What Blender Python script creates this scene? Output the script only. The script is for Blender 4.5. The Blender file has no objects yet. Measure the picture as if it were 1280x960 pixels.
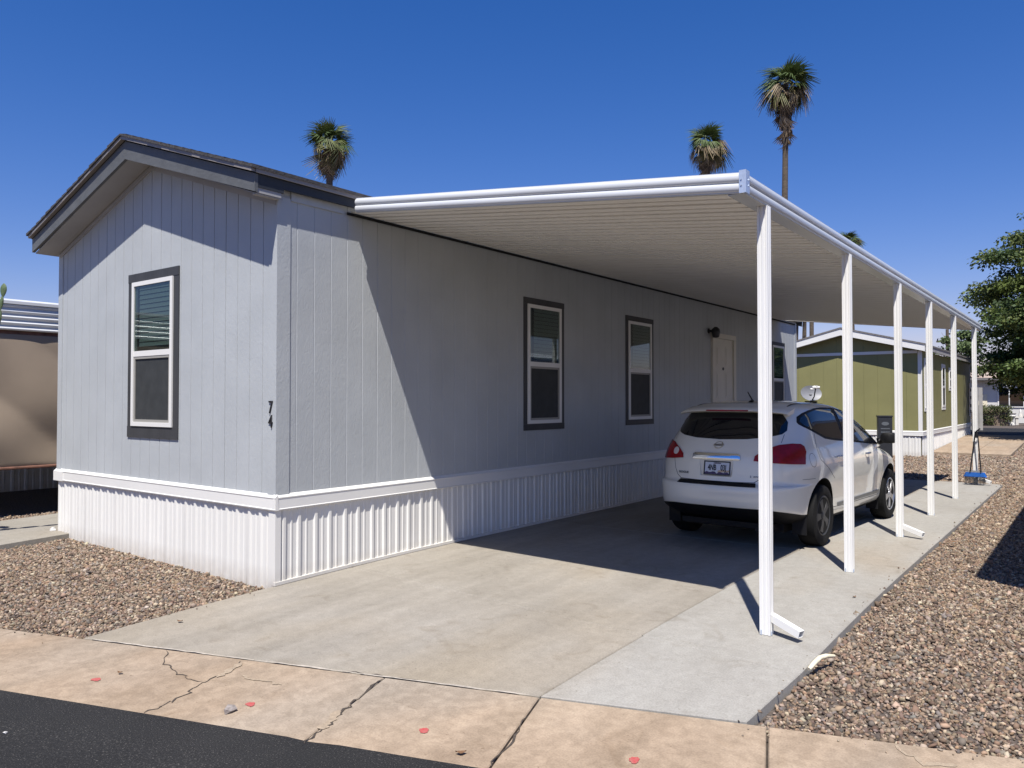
import bpy, bmesh, math, random
import numpy as np
from mathutils import Vector, Matrix
from mathutils.geometry import delaunay_2d_cdt
random.seed(7); rng = np.random.default_rng(11)
sc = bpy.context.scene
col = sc.collection
R = math.radians

# ------------------------------------------------------------------ camera
cd = bpy.data.cameras.new('camera'); cam = bpy.data.objects.new('camera', cd); col.objects.link(cam)
CAM = (5.982, -4.320, 1.65)
cam.location = CAM
cam.rotation_euler = (R(90 + 1.187), 0, R(37.22))
cd.sensor_width = 36.0; cd.lens = 965.0 / 1280.0 * 36.0
cd.clip_start = 0.05; cd.clip_end = 2000
sc.camera = cam
# ------------------------------------------------------------------ sky and sun
w = bpy.data.worlds.new('World'); sc.world = w; w.use_nodes = True
nt = w.node_tree; nt.nodes.clear()
sky = nt.nodes.new('ShaderNodeTexSky'); sky.sky_type = 'NISHITA'; sky.sun_disc = False
sky.sun_elevation = R(61.7); sky.sun_rotation = R(152.1)
sky.altitude = 0; sky.air_density = 1.25; sky.dust_density = 0.0; sky.ozone_density = 4.5
bg = nt.nodes.new('ShaderNodeBackground'); bg.inputs[1].default_value = 0.062
wo = nt.nodes.new('ShaderNodeOutputWorld')
hs_ = nt.nodes.new('ShaderNodeHueSaturation'); hs_.inputs['Saturation'].default_value = 1.34
gr_ = nt.nodes.new('ShaderNodeMix'); gr_.data_type = 'RGBA'; gr_.blend_type = 'MULTIPLY'; gr_.inputs[0].default_value = 1.0
gr_.inputs[7].default_value = (1.08, 0.87, 1.22, 1)               # camera-like rendering of a deep desert blue, uniform over the whole sky
nt.links.new(sky.outputs[0], hs_.inputs['Color']); nt.links.new(hs_.outputs[0], gr_.inputs[6]); nt.links.new(gr_.outputs[2], bg.inputs[0]); nt.links.new(bg.outputs[0], wo.inputs[0])
sd = bpy.data.lights.new('sun', 'SUN'); sd.energy = 5.0; sd.angle = R(0.53); sd.color = (1.0, 0.955, 0.89)
sun = bpy.data.objects.new('sun', sd); col.objects.link(sun)
sun.rotation_euler = Vector((-0.53, 1.0, -2.1)).to_track_quat('-Z', 'Y').to_euler()
sun.location = (10, -15, 30)
vs = sc.view_settings
vs.view_transform = 'Standard'; vs.look = 'None'; vs.exposure = 0.6; vs.gamma = 1.0
vs.use_curve_mapping = False
sc.cycles.max_bounces = 6; sc.cycles.transparent_max_bounces = 12

# ------------------------------------------------------------------ materials
MAT = {}
def mat(name, c, rough=0.6, var=0.0, vscale=3.0, bump=0.0, bscale=40.0, stretch=(1, 1, 1), metal=0.0,
        coat=0.0, c2=None, spec=0.5, detail=6.0, bdist=0.01):
    m = bpy.data.materials.new(name); m.use_nodes = True; MAT[name] = m
    n = m.node_tree.nodes; l = m.node_tree.links; b = n['Principled BSDF']
    b.inputs['Base Color'].default_value = (*c, 1); b.inputs['Roughness'].default_value = rough
    b.inputs['Metallic'].default_value = metal; b.inputs['Specular IOR Level'].default_value = spec
    if coat: b.inputs['Coat Weight'].default_value = coat; b.inputs['Coat Roughness'].default_value = 0.04
    if var or bump or c2:
        tc = n.new('ShaderNodeTexCoord'); mp = n.new('ShaderNodeMapping'); mp.inputs['Scale'].default_value = stretch
        l.new(tc.outputs['Object'], mp.inputs[0])
    if var or c2:
        t = n.new('ShaderNodeTexNoise'); t.inputs['Scale'].default_value = vscale; t.inputs['Detail'].default_value = detail
        l.new(mp.outputs[0], t.inputs[0])
        r = n.new('ShaderNodeValToRGB'); r.color_ramp.elements[0].position = 0.3; r.color_ramp.elements[1].position = 0.7
        d = c2 if c2 else tuple(x * (1 - var) for x in c)
        u = c if c2 else tuple(min(1, x * (1 + var)) for x in c)
        r.color_ramp.elements[0].color = (*d, 1); r.color_ramp.elements[1].color = (*u, 1)
        l.new(t.outputs[0], r.inputs[0]); l.new(r.outputs[0], b.inputs['Base Color'])
    if bump:
        t2 = n.new('ShaderNodeTexNoise'); t2.inputs['Scale'].default_value = bscale; t2.inputs['Detail'].default_value = 8
        l.new(mp.outputs[0], t2.inputs[0])
        bp = n.new('ShaderNodeBump'); bp.inputs['Strength'].default_value = bump; bp.inputs['Distance'].default_value = bdist
        l.new(t2.outputs[0], bp.inputs['Height']); l.new(bp.outputs[0], b.inputs['Normal'])
    return m

def siding_mat(name, c):
    m = mat(name, c, 0.62, var=0.06, vscale=1.7)
    n = m.node_tree.nodes; l = m.node_tree.links; b = n['Principled BSDF']
    tc = n.new('ShaderNodeTexCoord'); mp = n.new('ShaderNodeMapping'); mp.inputs['Scale'].default_value = (1, 1, 0.55)
    l.new(tc.outputs['Object'], mp.inputs[0])
    nz = n.new('ShaderNodeTexNoise'); nz.inputs['Scale'].default_value = 24; nz.inputs['Detail'].default_value = 4
    nz.inputs['Distortion'].default_value = 1.2
    l.new(mp.outputs[0], nz.inputs[0])
    rp = n.new('ShaderNodeValToRGB'); rp.color_ramp.elements[0].position = 0.47; rp.color_ramp.elements[1].position = 0.53
    l.new(nz.outputs[0], rp.inputs[0])
    mp2 = n.new('ShaderNodeMapping'); mp2.inputs['Scale'].default_value = (30, 30, 260)
    l.new(tc.outputs['Object'], mp2.inputs[0])
    n2 = n.new('ShaderNodeTexNoise'); n2.inputs['Scale'].default_value = 1.0; n2.inputs['Detail'].default_value = 2
    l.new(mp2.outputs[0], n2.inputs[0])
    ad = n.new('ShaderNodeMath'); ad.operation = 'MULTIPLY_ADD'; ad.inputs[1].default_value = 0.45
    l.new(n2.outputs[0], ad.inputs[0]); l.new(rp.outputs[0], ad.inputs[2])
    bp = n.new('ShaderNodeBump'); bp.inputs['Strength'].default_value = 0.22; bp.inputs['Distance'].default_value = 0.0026
    l.new(ad.outputs[0], bp.inputs['Height']); l.new(bp.outputs[0], b.inputs['Normal'])
    return m

def concrete_mat(name, c, c2, warm, rough=0.85, streak=0.5):
    """slab concrete: large mottling, brushed streaks, speckle, faint tyre-worn bands"""
    m = bpy.data.materials.new(name); m.use_nodes = True; MAT[name] = m
    n = m.node_tree.nodes; l = m.node_tree.links; b = n['Principled BSDF']
    b.inputs['Roughness'].default_value = rough; b.inputs['Specular IOR Level'].default_value = 0.3
    tc = n.new('ShaderNodeTexCoord')
    def noise(scale, detail, st=(1, 1, 1), dist=0.0):
        mp = n.new('ShaderNodeMapping'); mp.inputs['Scale'].default_value = st
        l.new(tc.outputs['Object'], mp.inputs[0])
        t = n.new('ShaderNodeTexNoise'); t.inputs['Scale'].default_value = scale; t.inputs['Detail'].default_value = detail
        t.inputs['Distortion'].default_value = dist
        l.new(mp.outputs[0], t.inputs[0]); return t.outputs[0]
    def ramp(x, a, bb, ca, cb):
        r = n.new('ShaderNodeValToRGB'); r.color_ramp.elements[0].position = a; r.color_ramp.elements[1].position = bb
        r.color_ramp.elements[0].color = (*ca, 1); r.color_ramp.elements[1].color = (*cb, 1)
        l.new(x, r.inputs[0]); return r.outputs[0]
    def mix(f, a, bb, bt='MIX'):
        x = n.new('ShaderNodeMix'); x.data_type = 'RGBA'; x.blend_type = bt
        if isinstance(f, float): x.inputs[0].default_value = f
        else: l.new(f, x.inputs[0])
        l.new(a, x.inputs[6]); l.new(bb, x.inputs[7]); return x.outputs[2]
    base = ramp(noise(0.9, 5, dist=0.6), 0.33, 0.68, c2, c)
    wm = ramp(noise(0.55, 4, (1, 0.6, 1)), 0.5, 0.72, (0, 0, 0), (1, 1, 1))
    wc = n.new('ShaderNodeRGB'); wc.outputs[0].default_value = (*warm, 1)
    base = mix(wm, base, wc.outputs[0])
    st = ramp(noise(2.2, 7, (2.6, 0.35, 1), 0.3), 0.38, 0.66, (0.78,) * 3, (1.06,) * 3)
    base = mix(streak, base, st, 'MULTIPLY')
    tr = ramp(noise(1.0, 5, (2.1, 0.16, 1), 0.25), 0.50, 0.62, (1.03,) * 3, (0.86, 0.85, 0.83))    # rubbed-in tyre tracks
    base = mix(streak, base, tr, 'MULTIPLY')
    bl = ramp(noise(2.6, 8, dist=1.4), 0.60, 0.74, (1, 1, 1), (0.80, 0.77, 0.73)); base = mix(0.75, base, bl, 'MULTIPLY')
    mo = ramp(noise(13, 7, dist=.5), 0.38, 0.66, (0.86, 0.85, 0.84), (1.07,) * 3); base = mix(1.0 if rough > 0.9 else 0.45, base, mo, 'MULTIPLY')
    dr = ramp(noise(38, 2), 0.70, 0.74, (1, 1, 1), (0.55, 0.50, 0.45)); base = mix(0.6, base, dr, 'MULTIPLY')
    sp = ramp(noise(95, 3), 0.36, 0.62, (0.83,) * 3, (1.08,) * 3)
    base = mix(0.7, base, sp, 'MULTIPLY')
    l.new(base, b.inputs['Base Color'])
    bp = n.new('ShaderNodeBump'); bp.inputs['Strength'].default_value = 0.25; bp.inputs['Distance'].default_value = 0.004
    l.new(noise(140, 6), bp.inputs['Height']); l.new(bp.outputs[0], b.inputs['Normal'])
    return m

def pane_mat(name, tint, refl_rough=0.02, block=0.0):
    """window glass: clear pass-through under a Fresnel reflection"""
    m = bpy.data.materials.new(name); m.use_nodes = True; MAT[name] = m
    n = m.node_tree.nodes; l = m.node_tree.links; n.remove(n['Principled BSDF'])
    out = n['Material Output']
    tr = n.new('ShaderNodeBsdfTransparent'); tr.inputs[0].default_value = (*tint, 1)
    gl = n.new('ShaderNodeBsdfGlossy'); gl.inputs['Roughness'].default_value = refl_rough
    gl.inputs['Color'].default_value = (0.95, 0.98, 1, 1)
    fr = n.new('ShaderNodeFresnel'); ge = n.new('ShaderNodeNewGeometry'); mi = n.new('ShaderNodeMix')
    mi.inputs[2].default_value = 1.5; mi.inputs[3].default_value = 1 / 1.5
    l.new(ge.outputs['Backfacing'], mi.inputs[0]); l.new(mi.outputs[0], fr.inputs[0])
    mx = n.new('ShaderNodeMixShader')
    l.new(fr.outputs[0], mx.inputs[0]); l.new(tr.outputs[0], mx.inputs[1]); l.new(gl.outputs[0], mx.inputs[2])
    l.new(mx.outputs[0], out.inputs[0]); return m

def attr_mat(name, rough=0.8, trans=0.0, mul=1.0):
    m = bpy.data.materials.new(name); m.use_nodes = True; MAT[name] = m
    n = m.node_tree.nodes; l = m.node_tree.links; b = n['Principled BSDF']
    a = n.new('ShaderNodeAttribute'); a.attribute_name = 'tint'
    l.new(a.outputs['Color'], b.inputs['Base Color']); b.inputs['Roughness'].default_value = rough
    b.inputs['Specular IOR Level'].default_value = 0.3
    if trans:
        t = n.new('ShaderNodeBsdfTranslucent'); l.new(a.outputs['Color'], t.inputs[0])
        mx = n.new('ShaderNodeMixShader'); mx.inputs[0].default_value = trans
        l.new(b.outputs[0], mx.inputs[1]); l.new(t.outputs[0], mx.inputs[2]); l.new(mx.outputs[0], n['Material Output'].inputs[0])
    return m

siding_mat('grey_siding', (0.392, 0.412, 0.418))
siding_mat('green_siding', (0.208, 0.198, 0.078))
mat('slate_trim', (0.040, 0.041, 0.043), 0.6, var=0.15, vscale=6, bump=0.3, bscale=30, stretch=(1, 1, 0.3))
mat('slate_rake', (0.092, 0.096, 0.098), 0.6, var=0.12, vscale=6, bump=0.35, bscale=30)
mat('slate_shaded', (0.020, 0.023, 0.028), 0.6, var=0.15, vscale=6)  # slate of the carport-side eave fascia, its shade darkened into the colour
mat('soffit_paint', (0.33, 0.325, 0.32), 0.7, var=0.08, vscale=2)
mat('shingle', (0.045, 0.043, 0.045), 0.9, var=0.4, vscale=25, bump=0.6, bscale=60)
mat('drip_metal', (0.22, 0.20, 0.185), 0.5)
mat('vinyl_white', (0.70, 0.69, 0.655), 0.42, var=0.03, vscale=1.2)
def skirt_mat():
    m = mat('skirt_white', (0.69, 0.68, 0.64), 0.45, var=0.05, vscale=1.1, stretch=(1, 1, 0.5))
    n = m.node_tree.nodes; l = m.node_tree.links; b = n['Principled BSDF']; src = b.inputs['Base Color'].links[0].from_socket
    tc = n.new('ShaderNodeTexCoord'); sx = n.new('ShaderNodeSeparateXYZ'); l.new(tc.outputs['Object'], sx.inputs[0])
    mr = n.new('ShaderNodeMapRange'); mr.inputs[1].default_value = 0.13; mr.inputs[2].default_value = -0.14; l.new(sx.outputs[2], mr.inputs[0])
    nz = n.new('ShaderNodeTexNoise'); nz.inputs['Scale'].default_value = 9; nz.inputs['Detail'].default_value = 7; l.new(tc.outputs['Object'], nz.inputs[0])
    mu = n.new('ShaderNodeMath'); mu.operation = 'MULTIPLY'; l.new(mr.outputs[0], mu.inputs[0]); l.new(nz.outputs[0], mu.inputs[1])
    mx = n.new('ShaderNodeMix'); mx.data_type = 'RGBA'; l.new(mu.outputs[0], mx.inputs[0]); l.new(src, mx.inputs[6]); mx.inputs[7].default_value = (0.30, 0.235, 0.17, 1)   # dust splashed up from the gravel
    l.new(mx.outputs[2], b.inputs['Base Color'])
skirt_mat()
mat('carport_white', (0.72, 0.715, 0.69), 0.33, var=0.03, vscale=2, spec=0.5)
mat('fascia_metal', (0.54, 0.555, 0.565), 0.25, var=0.03, vscale=2, spec=0.8)
mat('galvanised_bracket', (0.50, 0.57, 0.68), 0.35, metal=0.4, var=0.1, vscale=30)
mat('pan_white', (0.78, 0.755, 0.705), 0.5, var=0.05, vscale=1.2)
mat('number_black', (0.012, 0.012, 0.014), 0.4)
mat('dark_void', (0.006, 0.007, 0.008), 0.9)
mat('screen_mesh', (0.030, 0.033, 0.033), 0.7, var=0.2, vscale=8)
mat('blind_vinyl', (0.20, 0.225, 0.215), 0.5)
mat('door_white', (0.62, 0.59, 0.51), 0.5, var=0.04, vscale=3)
mat('lamp_black', (0.010, 0.010, 0.011), 0.35)
pane_mat('window_glass', (0.70, 0.76, 0.73))
concrete_mat('drive_concrete', (0.308, 0.283, 0.244), (0.258, 0.234, 0.196), (0.285, 0.246, 0.190), streak=0.4)
concrete_mat('strip_concrete', (0.320, 0.308, 0.280), (0.288, 0.274, 0.246), (0.302, 0.264, 0.212), streak=0.2)
concrete_mat('tan_concrete', (0.365, 0.285, 0.206), (0.305, 0.230, 0.162), (0.310, 0.262, 0.208), rough=0.92, streak=0.42)
concrete_mat('walk_concrete', (0.29, 0.272, 0.235), (0.26, 0.24, 0.205), (0.27, 0.24, 0.195), streak=0.3)
mat('crack_dark', (0.055, 0.043, 0.034), 0.95, var=0.4, vscale=30)
mat('patch_mortar', (0.31, 0.245, 0.175), 0.95, var=0.2, vscale=40, bump=0.5, bscale=80)
mat('lip_mortar', (0.36, 0.32, 0.27), 0.95, var=0.25, vscale=30, bump=0.4, bscale=60)
mat('paint_red', (0.40, 0.040, 0.045), 0.9, c2=(0.34, 0.12, 0.10), vscale=55)
mat('gravel_base', (0.130, 0.102, 0.083), 0.95, c2=(0.045, 0.036, 0.031), vscale=34, bump=0.9, bscale=40, bdist=0.03)
mat('earth', (0.30, 0.24, 0.19), 0.95, c2=(0.20, 0.16, 0.13), vscale=0.5)
attr_mat('stone', 0.85)
mat('car_white', (0.79, 0.765, 0.67), 0.28, coat=1.0, spec=0.5)
mat('car_black_plastic', (0.005, 0.005, 0.006), 0.6, spec=0.3)
mat('car_glass', (0.006, 0.008, 0.011), 0.03, spec=0.6)
mat('car_glass_front', (0.020, 0.026, 0.030), 0.03, spec=0.7)
mat('rubber', (0.006, 0.006, 0.006), 0.85, spec=0.25, bump=0.15, bscale=30)
mat('alloy', (0.60, 0.61, 0.63), 0.28, metal=0.85)
mat('chrome', (0.75, 0.77, 0.80), 0.06, metal=1.0)
mat('badge_grey', (0.16, 0.17, 0.18), 0.3, metal=0.6)
mat('lens_red', (0.27, 0.006, 0.010), 0.22, spec=0.35, coat=0.0, var=0.25, vscale=14)
mat('lens_clear', (0.72, 0.66, 0.62), 0.08, coat=1.0)
mat('plate_white', (0.62, 0.66, 0.72), 0.45)
mat('plate_sand', (0.55, 0.42, 0.28), 0.5)
mat('plate_purple', (0.06, 0.035, 0.10), 0.5)
mat('gap_dark', (0.015, 0.016, 0.017), 0.8)
mat('dish_grey', (0.20, 0.205, 0.22), 0.5, var=0.05, vscale=10)
mat('pedestal_black', (0.018, 0.020, 0.024), 0.5, var=0.2, vscale=5)
mat('emblem_grey', (0.10, 0.11, 0.12), 0.5)
mat('broom_blue', (0.010, 0.095, 0.38), 0.5, var=0.2, vscale=20)
mat('shade_cloth', (0.285, 0.225, 0.165), 0.9, var=0.06, vscale=2.0, bump=0.2, bscale=200, bdist=0.002)
mat('zinc', (0.70, 0.71, 0.70), 0.38, metal=0.2, var=0.12, vscale=3, stretch=(1, 0.4, 1))
mat('rusty_steel', (0.16, 0.075, 0.05), 0.8, var=0.4, vscale=10)
mat('old_white_wall', (0.55, 0.54, 0.51), 0.7, var=0.06, vscale=2)
mat('cactus_green', (0.085, 0.125, 0.055), 0.6, var=0.3, vscale=18, bump=0.3, bscale=60)
attr_mat('leaf', 0.55, trans=0.28)
attr_mat('frond', 0.6, trans=0.15)
mat('bark', (0.16, 0.12, 0.09), 0.9, var=0.3, vscale=6, bump=0.8, bscale=20, bdist=0.03)
mat('palm_trunk', (0.125, 0.098, 0.072), 0.9, c2=(0.07, 0.055, 0.042), vscale=3, stretch=(1, 1, 3.5), bump=0.8, bscale=14, bdist=0.04)
mat('pole_wood', (0.10, 0.075, 0.055), 0.9)
mat('stone_white', (0.60, 0.58, 0.54), 0.8, var=0.1, vscale=10)
mat('grey_boards', (0.33, 0.32, 0.31), 0.8, var=0.1, vscale=3)
mat('dead_leaf', (0.16, 0.085, 0.04), 0.8)
mat('bleached_wood', (0.66, 0.60, 0.44), 0.7, var=0.15, vscale=30)
mat('rock_grey', (0.26, 0.23, 0.21), 0.9, var=0.3, vscale=30, bump=0.5, bscale=60)

def asphalt_mat():
    m = mat('asphalt', (0.036, 0.036, 0.038), 0.88, spec=0.35)
    n = m.node_tree.nodes; l = m.node_tree.links; b = n['Principled BSDF']
    tc = n.new('ShaderNodeTexCoord')
    t = n.new('ShaderNodeTexNoise'); t.inputs['Scale'].default_value = 130; t.inputs['Detail'].default_value = 4
    l.new(tc.outputs['Object'], t.inputs[0])
    r = n.new('ShaderNodeValToRGB'); e = r.color_ramp.elements
    e[0].position = 0.35; e[0].color = (0.007, 0.007, 0.0072, 1); e[1].position = 0.62; e[1].color = (0.019, 0.0188, 0.019, 1)
    x = e.new(0.71); x.color = (0.10, 0.094, 0.085, 1)
    l.new(t.outputs[0], r.inputs[0])
    t2 = n.new('ShaderNodeTexNoise'); t2.inputs['Scale'].default_value = 1.6; t2.inputs['Detail'].default_value = 5
    l.new(tc.outputs['Object'], t2.inputs[0])
    r2 = n.new('ShaderNodeValToRGB'); r2.color_ramp.elements[0].color = (0.7, 0.7, 0.72, 1); r2.color_ramp.elements[1].color = (1.3, 1.28, 1.25, 1)
    r2.color_ramp.elements[0].position = 0.3; r2.color_ramp.elements[1].position = 0.7
    l.new(t2.outputs[0], r2.inputs[0])
    mx = n.new('ShaderNodeMix'); mx.data_type = 'RGBA'; mx.blend_type = 'MULTIPLY'; mx.inputs[0].default_value = 1
    l.new(r.outputs[0], mx.inputs[6]); l.new(r2.outputs[0], mx.inputs[7]); l.new(mx.outputs[2], b.inputs['Base Color'])
    bp = n.new('ShaderNodeBump'); bp.inputs['Strength'].default_value = 0.7; bp.inputs['Distance'].default_value = 0.008
    l.new(t.outputs[0], bp.inputs['Height']); l.new(bp.outputs[0], b.inputs['Normal'])
asphalt_mat()

# ------------------------------------------------------------------ helpers
class MB:
    """collects vertices and faces of one mesh"""
    def __init__(s): s.v = []; s.f = []; s.m = []
    def face(s, ids, m=0): s.f.append(ids); s.m.append(m)
    def add(s, vs, fs, m=0):
        b = len(s.v); s.v += [tuple(map(float, p)) for p in vs]
        for f in fs: s.face([b + i for i in f], m)
    def box(s, a, b, m=0):
        x0, y0, z0 = a; x1, y1, z1 = b
        s.add([(x0, y0, z0), (x1, y0, z0), (x1, y1, z0), (x0, y1, z0), (x0, y0, z1), (x1, y0, z1), (x1, y1, z1), (x0, y1, z1)],
              [(0, 3, 2, 1), (4, 5, 6, 7), (0, 1, 5, 4), (1, 2, 6, 5), (2, 3, 7, 6), (3, 0, 4, 7)], m)
    def prism(s, poly, fn, d0, d1, m=0):
        """polygon in (a, z) swept from depth d0 to d1 through fn(a, z, d)"""
        n = len(poly)
        s.add([fn(a, z, d0) for a, z in poly] + [fn(a, z, d1) for a, z in poly],
              [tuple(range(n))[::-1], tuple(range(n, 2 * n))] + [(i, (i + 1) % n, n + (i + 1) % n, n + i) for i in range(n)], m)
    def tube(s, pts, r, n=8, m=0, cap=True):
        pts = [Vector(p) for p in pts]; rs = r if isinstance(r, (list, tuple)) else [r] * len(pts)
        b = len(s.v); up = Vector((0.31, 0.22, 0.93)).normalized()
        for i, p in enumerate(pts):
            d = (pts[min(i + 1, len(pts) - 1)] - pts[max(i - 1, 0)]).normalized()
            x = d.cross(up)
            if x.length < 0.05: x = d.cross(Vector((1, 0, 0)))
            x.normalize(); y = d.cross(x)
            for k in range(n):
                a = 2 * math.pi * k / n; q = p + (x * math.cos(a) + y * math.sin(a)) * rs[i]; s.v.append(tuple(q))
        for i in range(len(pts) - 1):
            for k in range(n):
                s.face((b + i * n + k, b + i * n + (k + 1) % n, b + (i + 1) * n + (k + 1) % n, b + (i + 1) * n + k), m)
        if cap:
            s.face(tuple(range(b, b + n)), m); s.face(tuple(range(b + (len(pts) - 1) * n, b + len(pts) * n)), m)
    def lathe(s, prof, o, axis='z', n=20, m=0):
        b = len(s.v); o = Vector(o)
        for r, h in prof:
            for k in range(n):
                a = 2 * math.pi * k / n; c, q = r * math.cos(a), r * math.sin(a)
                p = {'z': (c, q, h), 'x': (h, c, q), 'y': (c, h, q)}[axis]
                s.v.append(tuple(o + Vector(p)))
        for i in range(len(prof) - 1):
            for k in range(n):
                s.face((b + i * n + k, b + i * n + (k + 1) % n, b + (i + 1) * n + (k + 1) % n, b + (i + 1) * n + k), m)
        s.face(tuple(range(b, b + n)), m); s.face(tuple(range(b + (len(prof) - 1) * n, b + len(prof) * n)), m)
    def mesh(s, name, mats, smooth=None, recalc=True):
        me = bpy.data.meshes.new(name); me.from_pydata(s.v, [], s.f)
        for x in (mats if isinstance(mats, (list, tuple)) else [mats]): me.materials.append(MAT[x] if isinstance(x, str) else x)
        me.polygons.foreach_set('material_index', s.m)
        if recalc:
            bm = bmesh.new(); bm.from_mesh(me); bmesh.ops.recalc_face_normals(bm, faces=bm.faces); bm.to_mesh(me); bm.free()
        if smooth is not None:
            me.polygons.foreach_set('use_smooth', [True] * len(me.polygons)); me.set_sharp_from_angle(angle=R(smooth))
        me.update(); return me

def link(name, me, parent=None, label=None, kind=None, loc=None):
    o = bpy.data.objects.new(name, me); col.objects.link(o)
    if parent is not None: o.parent = parent
    if loc is not None: o.location = loc
    if label: o['label'] = label
    if kind: o['kind'] = kind
    return o
def obj(name, mb, mats, parent=None, smooth=None, label=None, kind=None, recalc=True, loc=None):
    return link(name, mb.mesh(name, mats, smooth, recalc), parent, label, kind, loc)
def boxo(name, a, b, m, parent, **k):
    q = MB(); q.box(a, b); return obj(name, q, m, parent, **k)
def thing(name, label, cat, loc=(0, 0, 0), rz=0.0, group=None):
    o = bpy.data.objects.new(name, None); col.objects.link(o); o.empty_display_size = 0.2
    o.location = loc; o.rotation_euler = (0, 0, rz); o['label'] = label; o['category'] = cat
    if group: o['group'] = group
    return o
def tag(o, label, cat, group=None):
    o['label'] = label; o['category'] = cat
    if group: o['group'] = group
    return o
def text_mesh(txt, size, depth, matname, font_bold=False):
    cu = bpy.data.curves.new('lettering', 'FONT'); cu.body = txt; cu.size = size; cu.extrude = depth
    cu.align_x = 'CENTER'; cu.align_y = 'CENTER'; cu.resolution_u = 3
    if font_bold: cu.offset = size * 0.022
    t = bpy.data.objects.new('lettering', cu); col.objects.link(t)
    dg = bpy.context.evaluated_depsgraph_get()
    me = bpy.data.meshes.new_from_object(t.evaluated_get(dg)); me.materials.clear(); me.materials.append(MAT[matname])
    bpy.data.objects.remove(t); return me

# street runs at 18.6 degrees to the house front: t along it, s away from it
TA = R(18.6); TV = Vector((math.cos(TA), math.sin(TA))); NV = Vector((-math.sin(TA), math.cos(TA)))
def st(t, s): return (t * TV.x + s * NV.x, t * TV.y + s * NV.y)
def G(x, y):
    s = x * NV.x + y * NV.y
    if s > -1.6: z = -0.0984 * (max(0.0, 2.5 - s) / 4.1) ** 2
    else: z = max(-0.0984 - 0.032 * (-1.6 - s), -0.150)
    if y > 22: z += 0.28 * min(1.0, (y - 22) / 10.0)
    return z
def slab(name, quad, n, m, mname, parent=None, dz=0.0, thick=0.14, bev=0.006, **k):
    """paving slab: grid bent to the ground, rolled top edge, real sides"""
    c00, c10, c11, c01 = [Vector(q) for q in quad]
    q = MB(); ids = {}
    cs = [0.0] + [i / n for i in range(n + 1)] + [1.0]; rs = [0.0] + [j / m for j in range(m + 1)] + [1.0]
    lx = max((c10 - c00).length, 1e-3); ly = max((c01 - c00).length, 1e-3)
    for i, a in enumerate(cs):
        for j, b in enumerate(rs):
            ei = i in (0, len(cs) - 1); ej = j in (0, len(rs) - 1)
            aa = a if ei else min(max(a, bev / lx), 1 - bev / lx); bb = b if ej else min(max(b, bev / ly), 1 - bev / ly)
            p = c00 * (1 - aa) * (1 - bb) + c10 * aa * (1 - bb) + c11 * aa * bb + c01 * (1 - aa) * bb
            ids[i, j] = len(q.v); q.v.append((p.x, p.y, G(p.x, p.y) + dz - (bev if ei or ej else 0)))
    for i in range(len(cs) - 1):
        for j in range(len(rs) - 1): q.face((ids[i, j], ids[i + 1, j], ids[i + 1, j + 1], ids[i, j + 1]))
    ring = [ids[i, 0] for i in range(len(cs))] + [ids[len(cs) - 1, j] for j in range(1, len(rs))] + \
           [ids[i, len(rs) - 1] for i in range(len(cs) - 2, -1, -1)] + [ids[0, j] for j in range(len(rs) - 2, 0, -1)]
    b = len(q.v)
    for r_ in ring: x, y, z = q.v[r_]; q.v.append((x, y, z - thick))
    N = len(ring)
    for i in range(N): q.face((ring[i], b + i, b + (i + 1) % N, ring[(i + 1) % N]))
    return obj(name, q, mname, parent, **k)

# ------------------------------------------------------------------ ground, street, paving
q = MB()
xs = sorted(set([-400, -150, -60, -30, -20] + [x * 1.0 for x in range(-14, 15)] + [20, 30, 60, 150, 400]))
ys = sorted(set([-400, -150, -60, -20, -10] + [y * 0.5 for y in range(-12, 14)] + list(range(7, 46)) + [60, 100, 200, 400]))
for x in xs:
    for y in ys: q.v.append((x, y, G(x, y) - (0.060 if x * NV.x + y * NV.y > -1.9 else 0.16)))
ny = len(ys)
for i in range(len(xs) - 1):
    for j in range(ny - 1): q.face((i * ny + j, (i + 1) * ny + j, (i + 1) * ny + j + 1, i * ny + j + 1))
ground = obj('ground', q, 'gravel_base', kind='structure')

q = MB()                                                   # asphalt street in front
ts = [-60, -30, -12] + [t * 0.5 for t in range(-14, 25)] + [20, 40, 80]
ss = [-2.47, -2.6, -3.0, -3.6, -4.4, -5.5, -9.5]
for t in ts:
    for k, s in enumerate(ss):
        ss_ = s + (random.uniform(-0.03, 0.03) if k == 0 else 0)
        x, y = st(t, ss_); q.v.append((x, y, [-0.128, -0.130, -0.136, -0.14, -0.14, -0.13, -0.10][k]))
for i in range(len(ts) - 1):
    for k in range(len(ss) - 1): q.face((i * 7 + k, i * 7 + k + 1, (i + 1) * 7 + k + 1, (i + 1) * 7 + k))
obj('street', q, 'asphalt', kind='structure')

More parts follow.
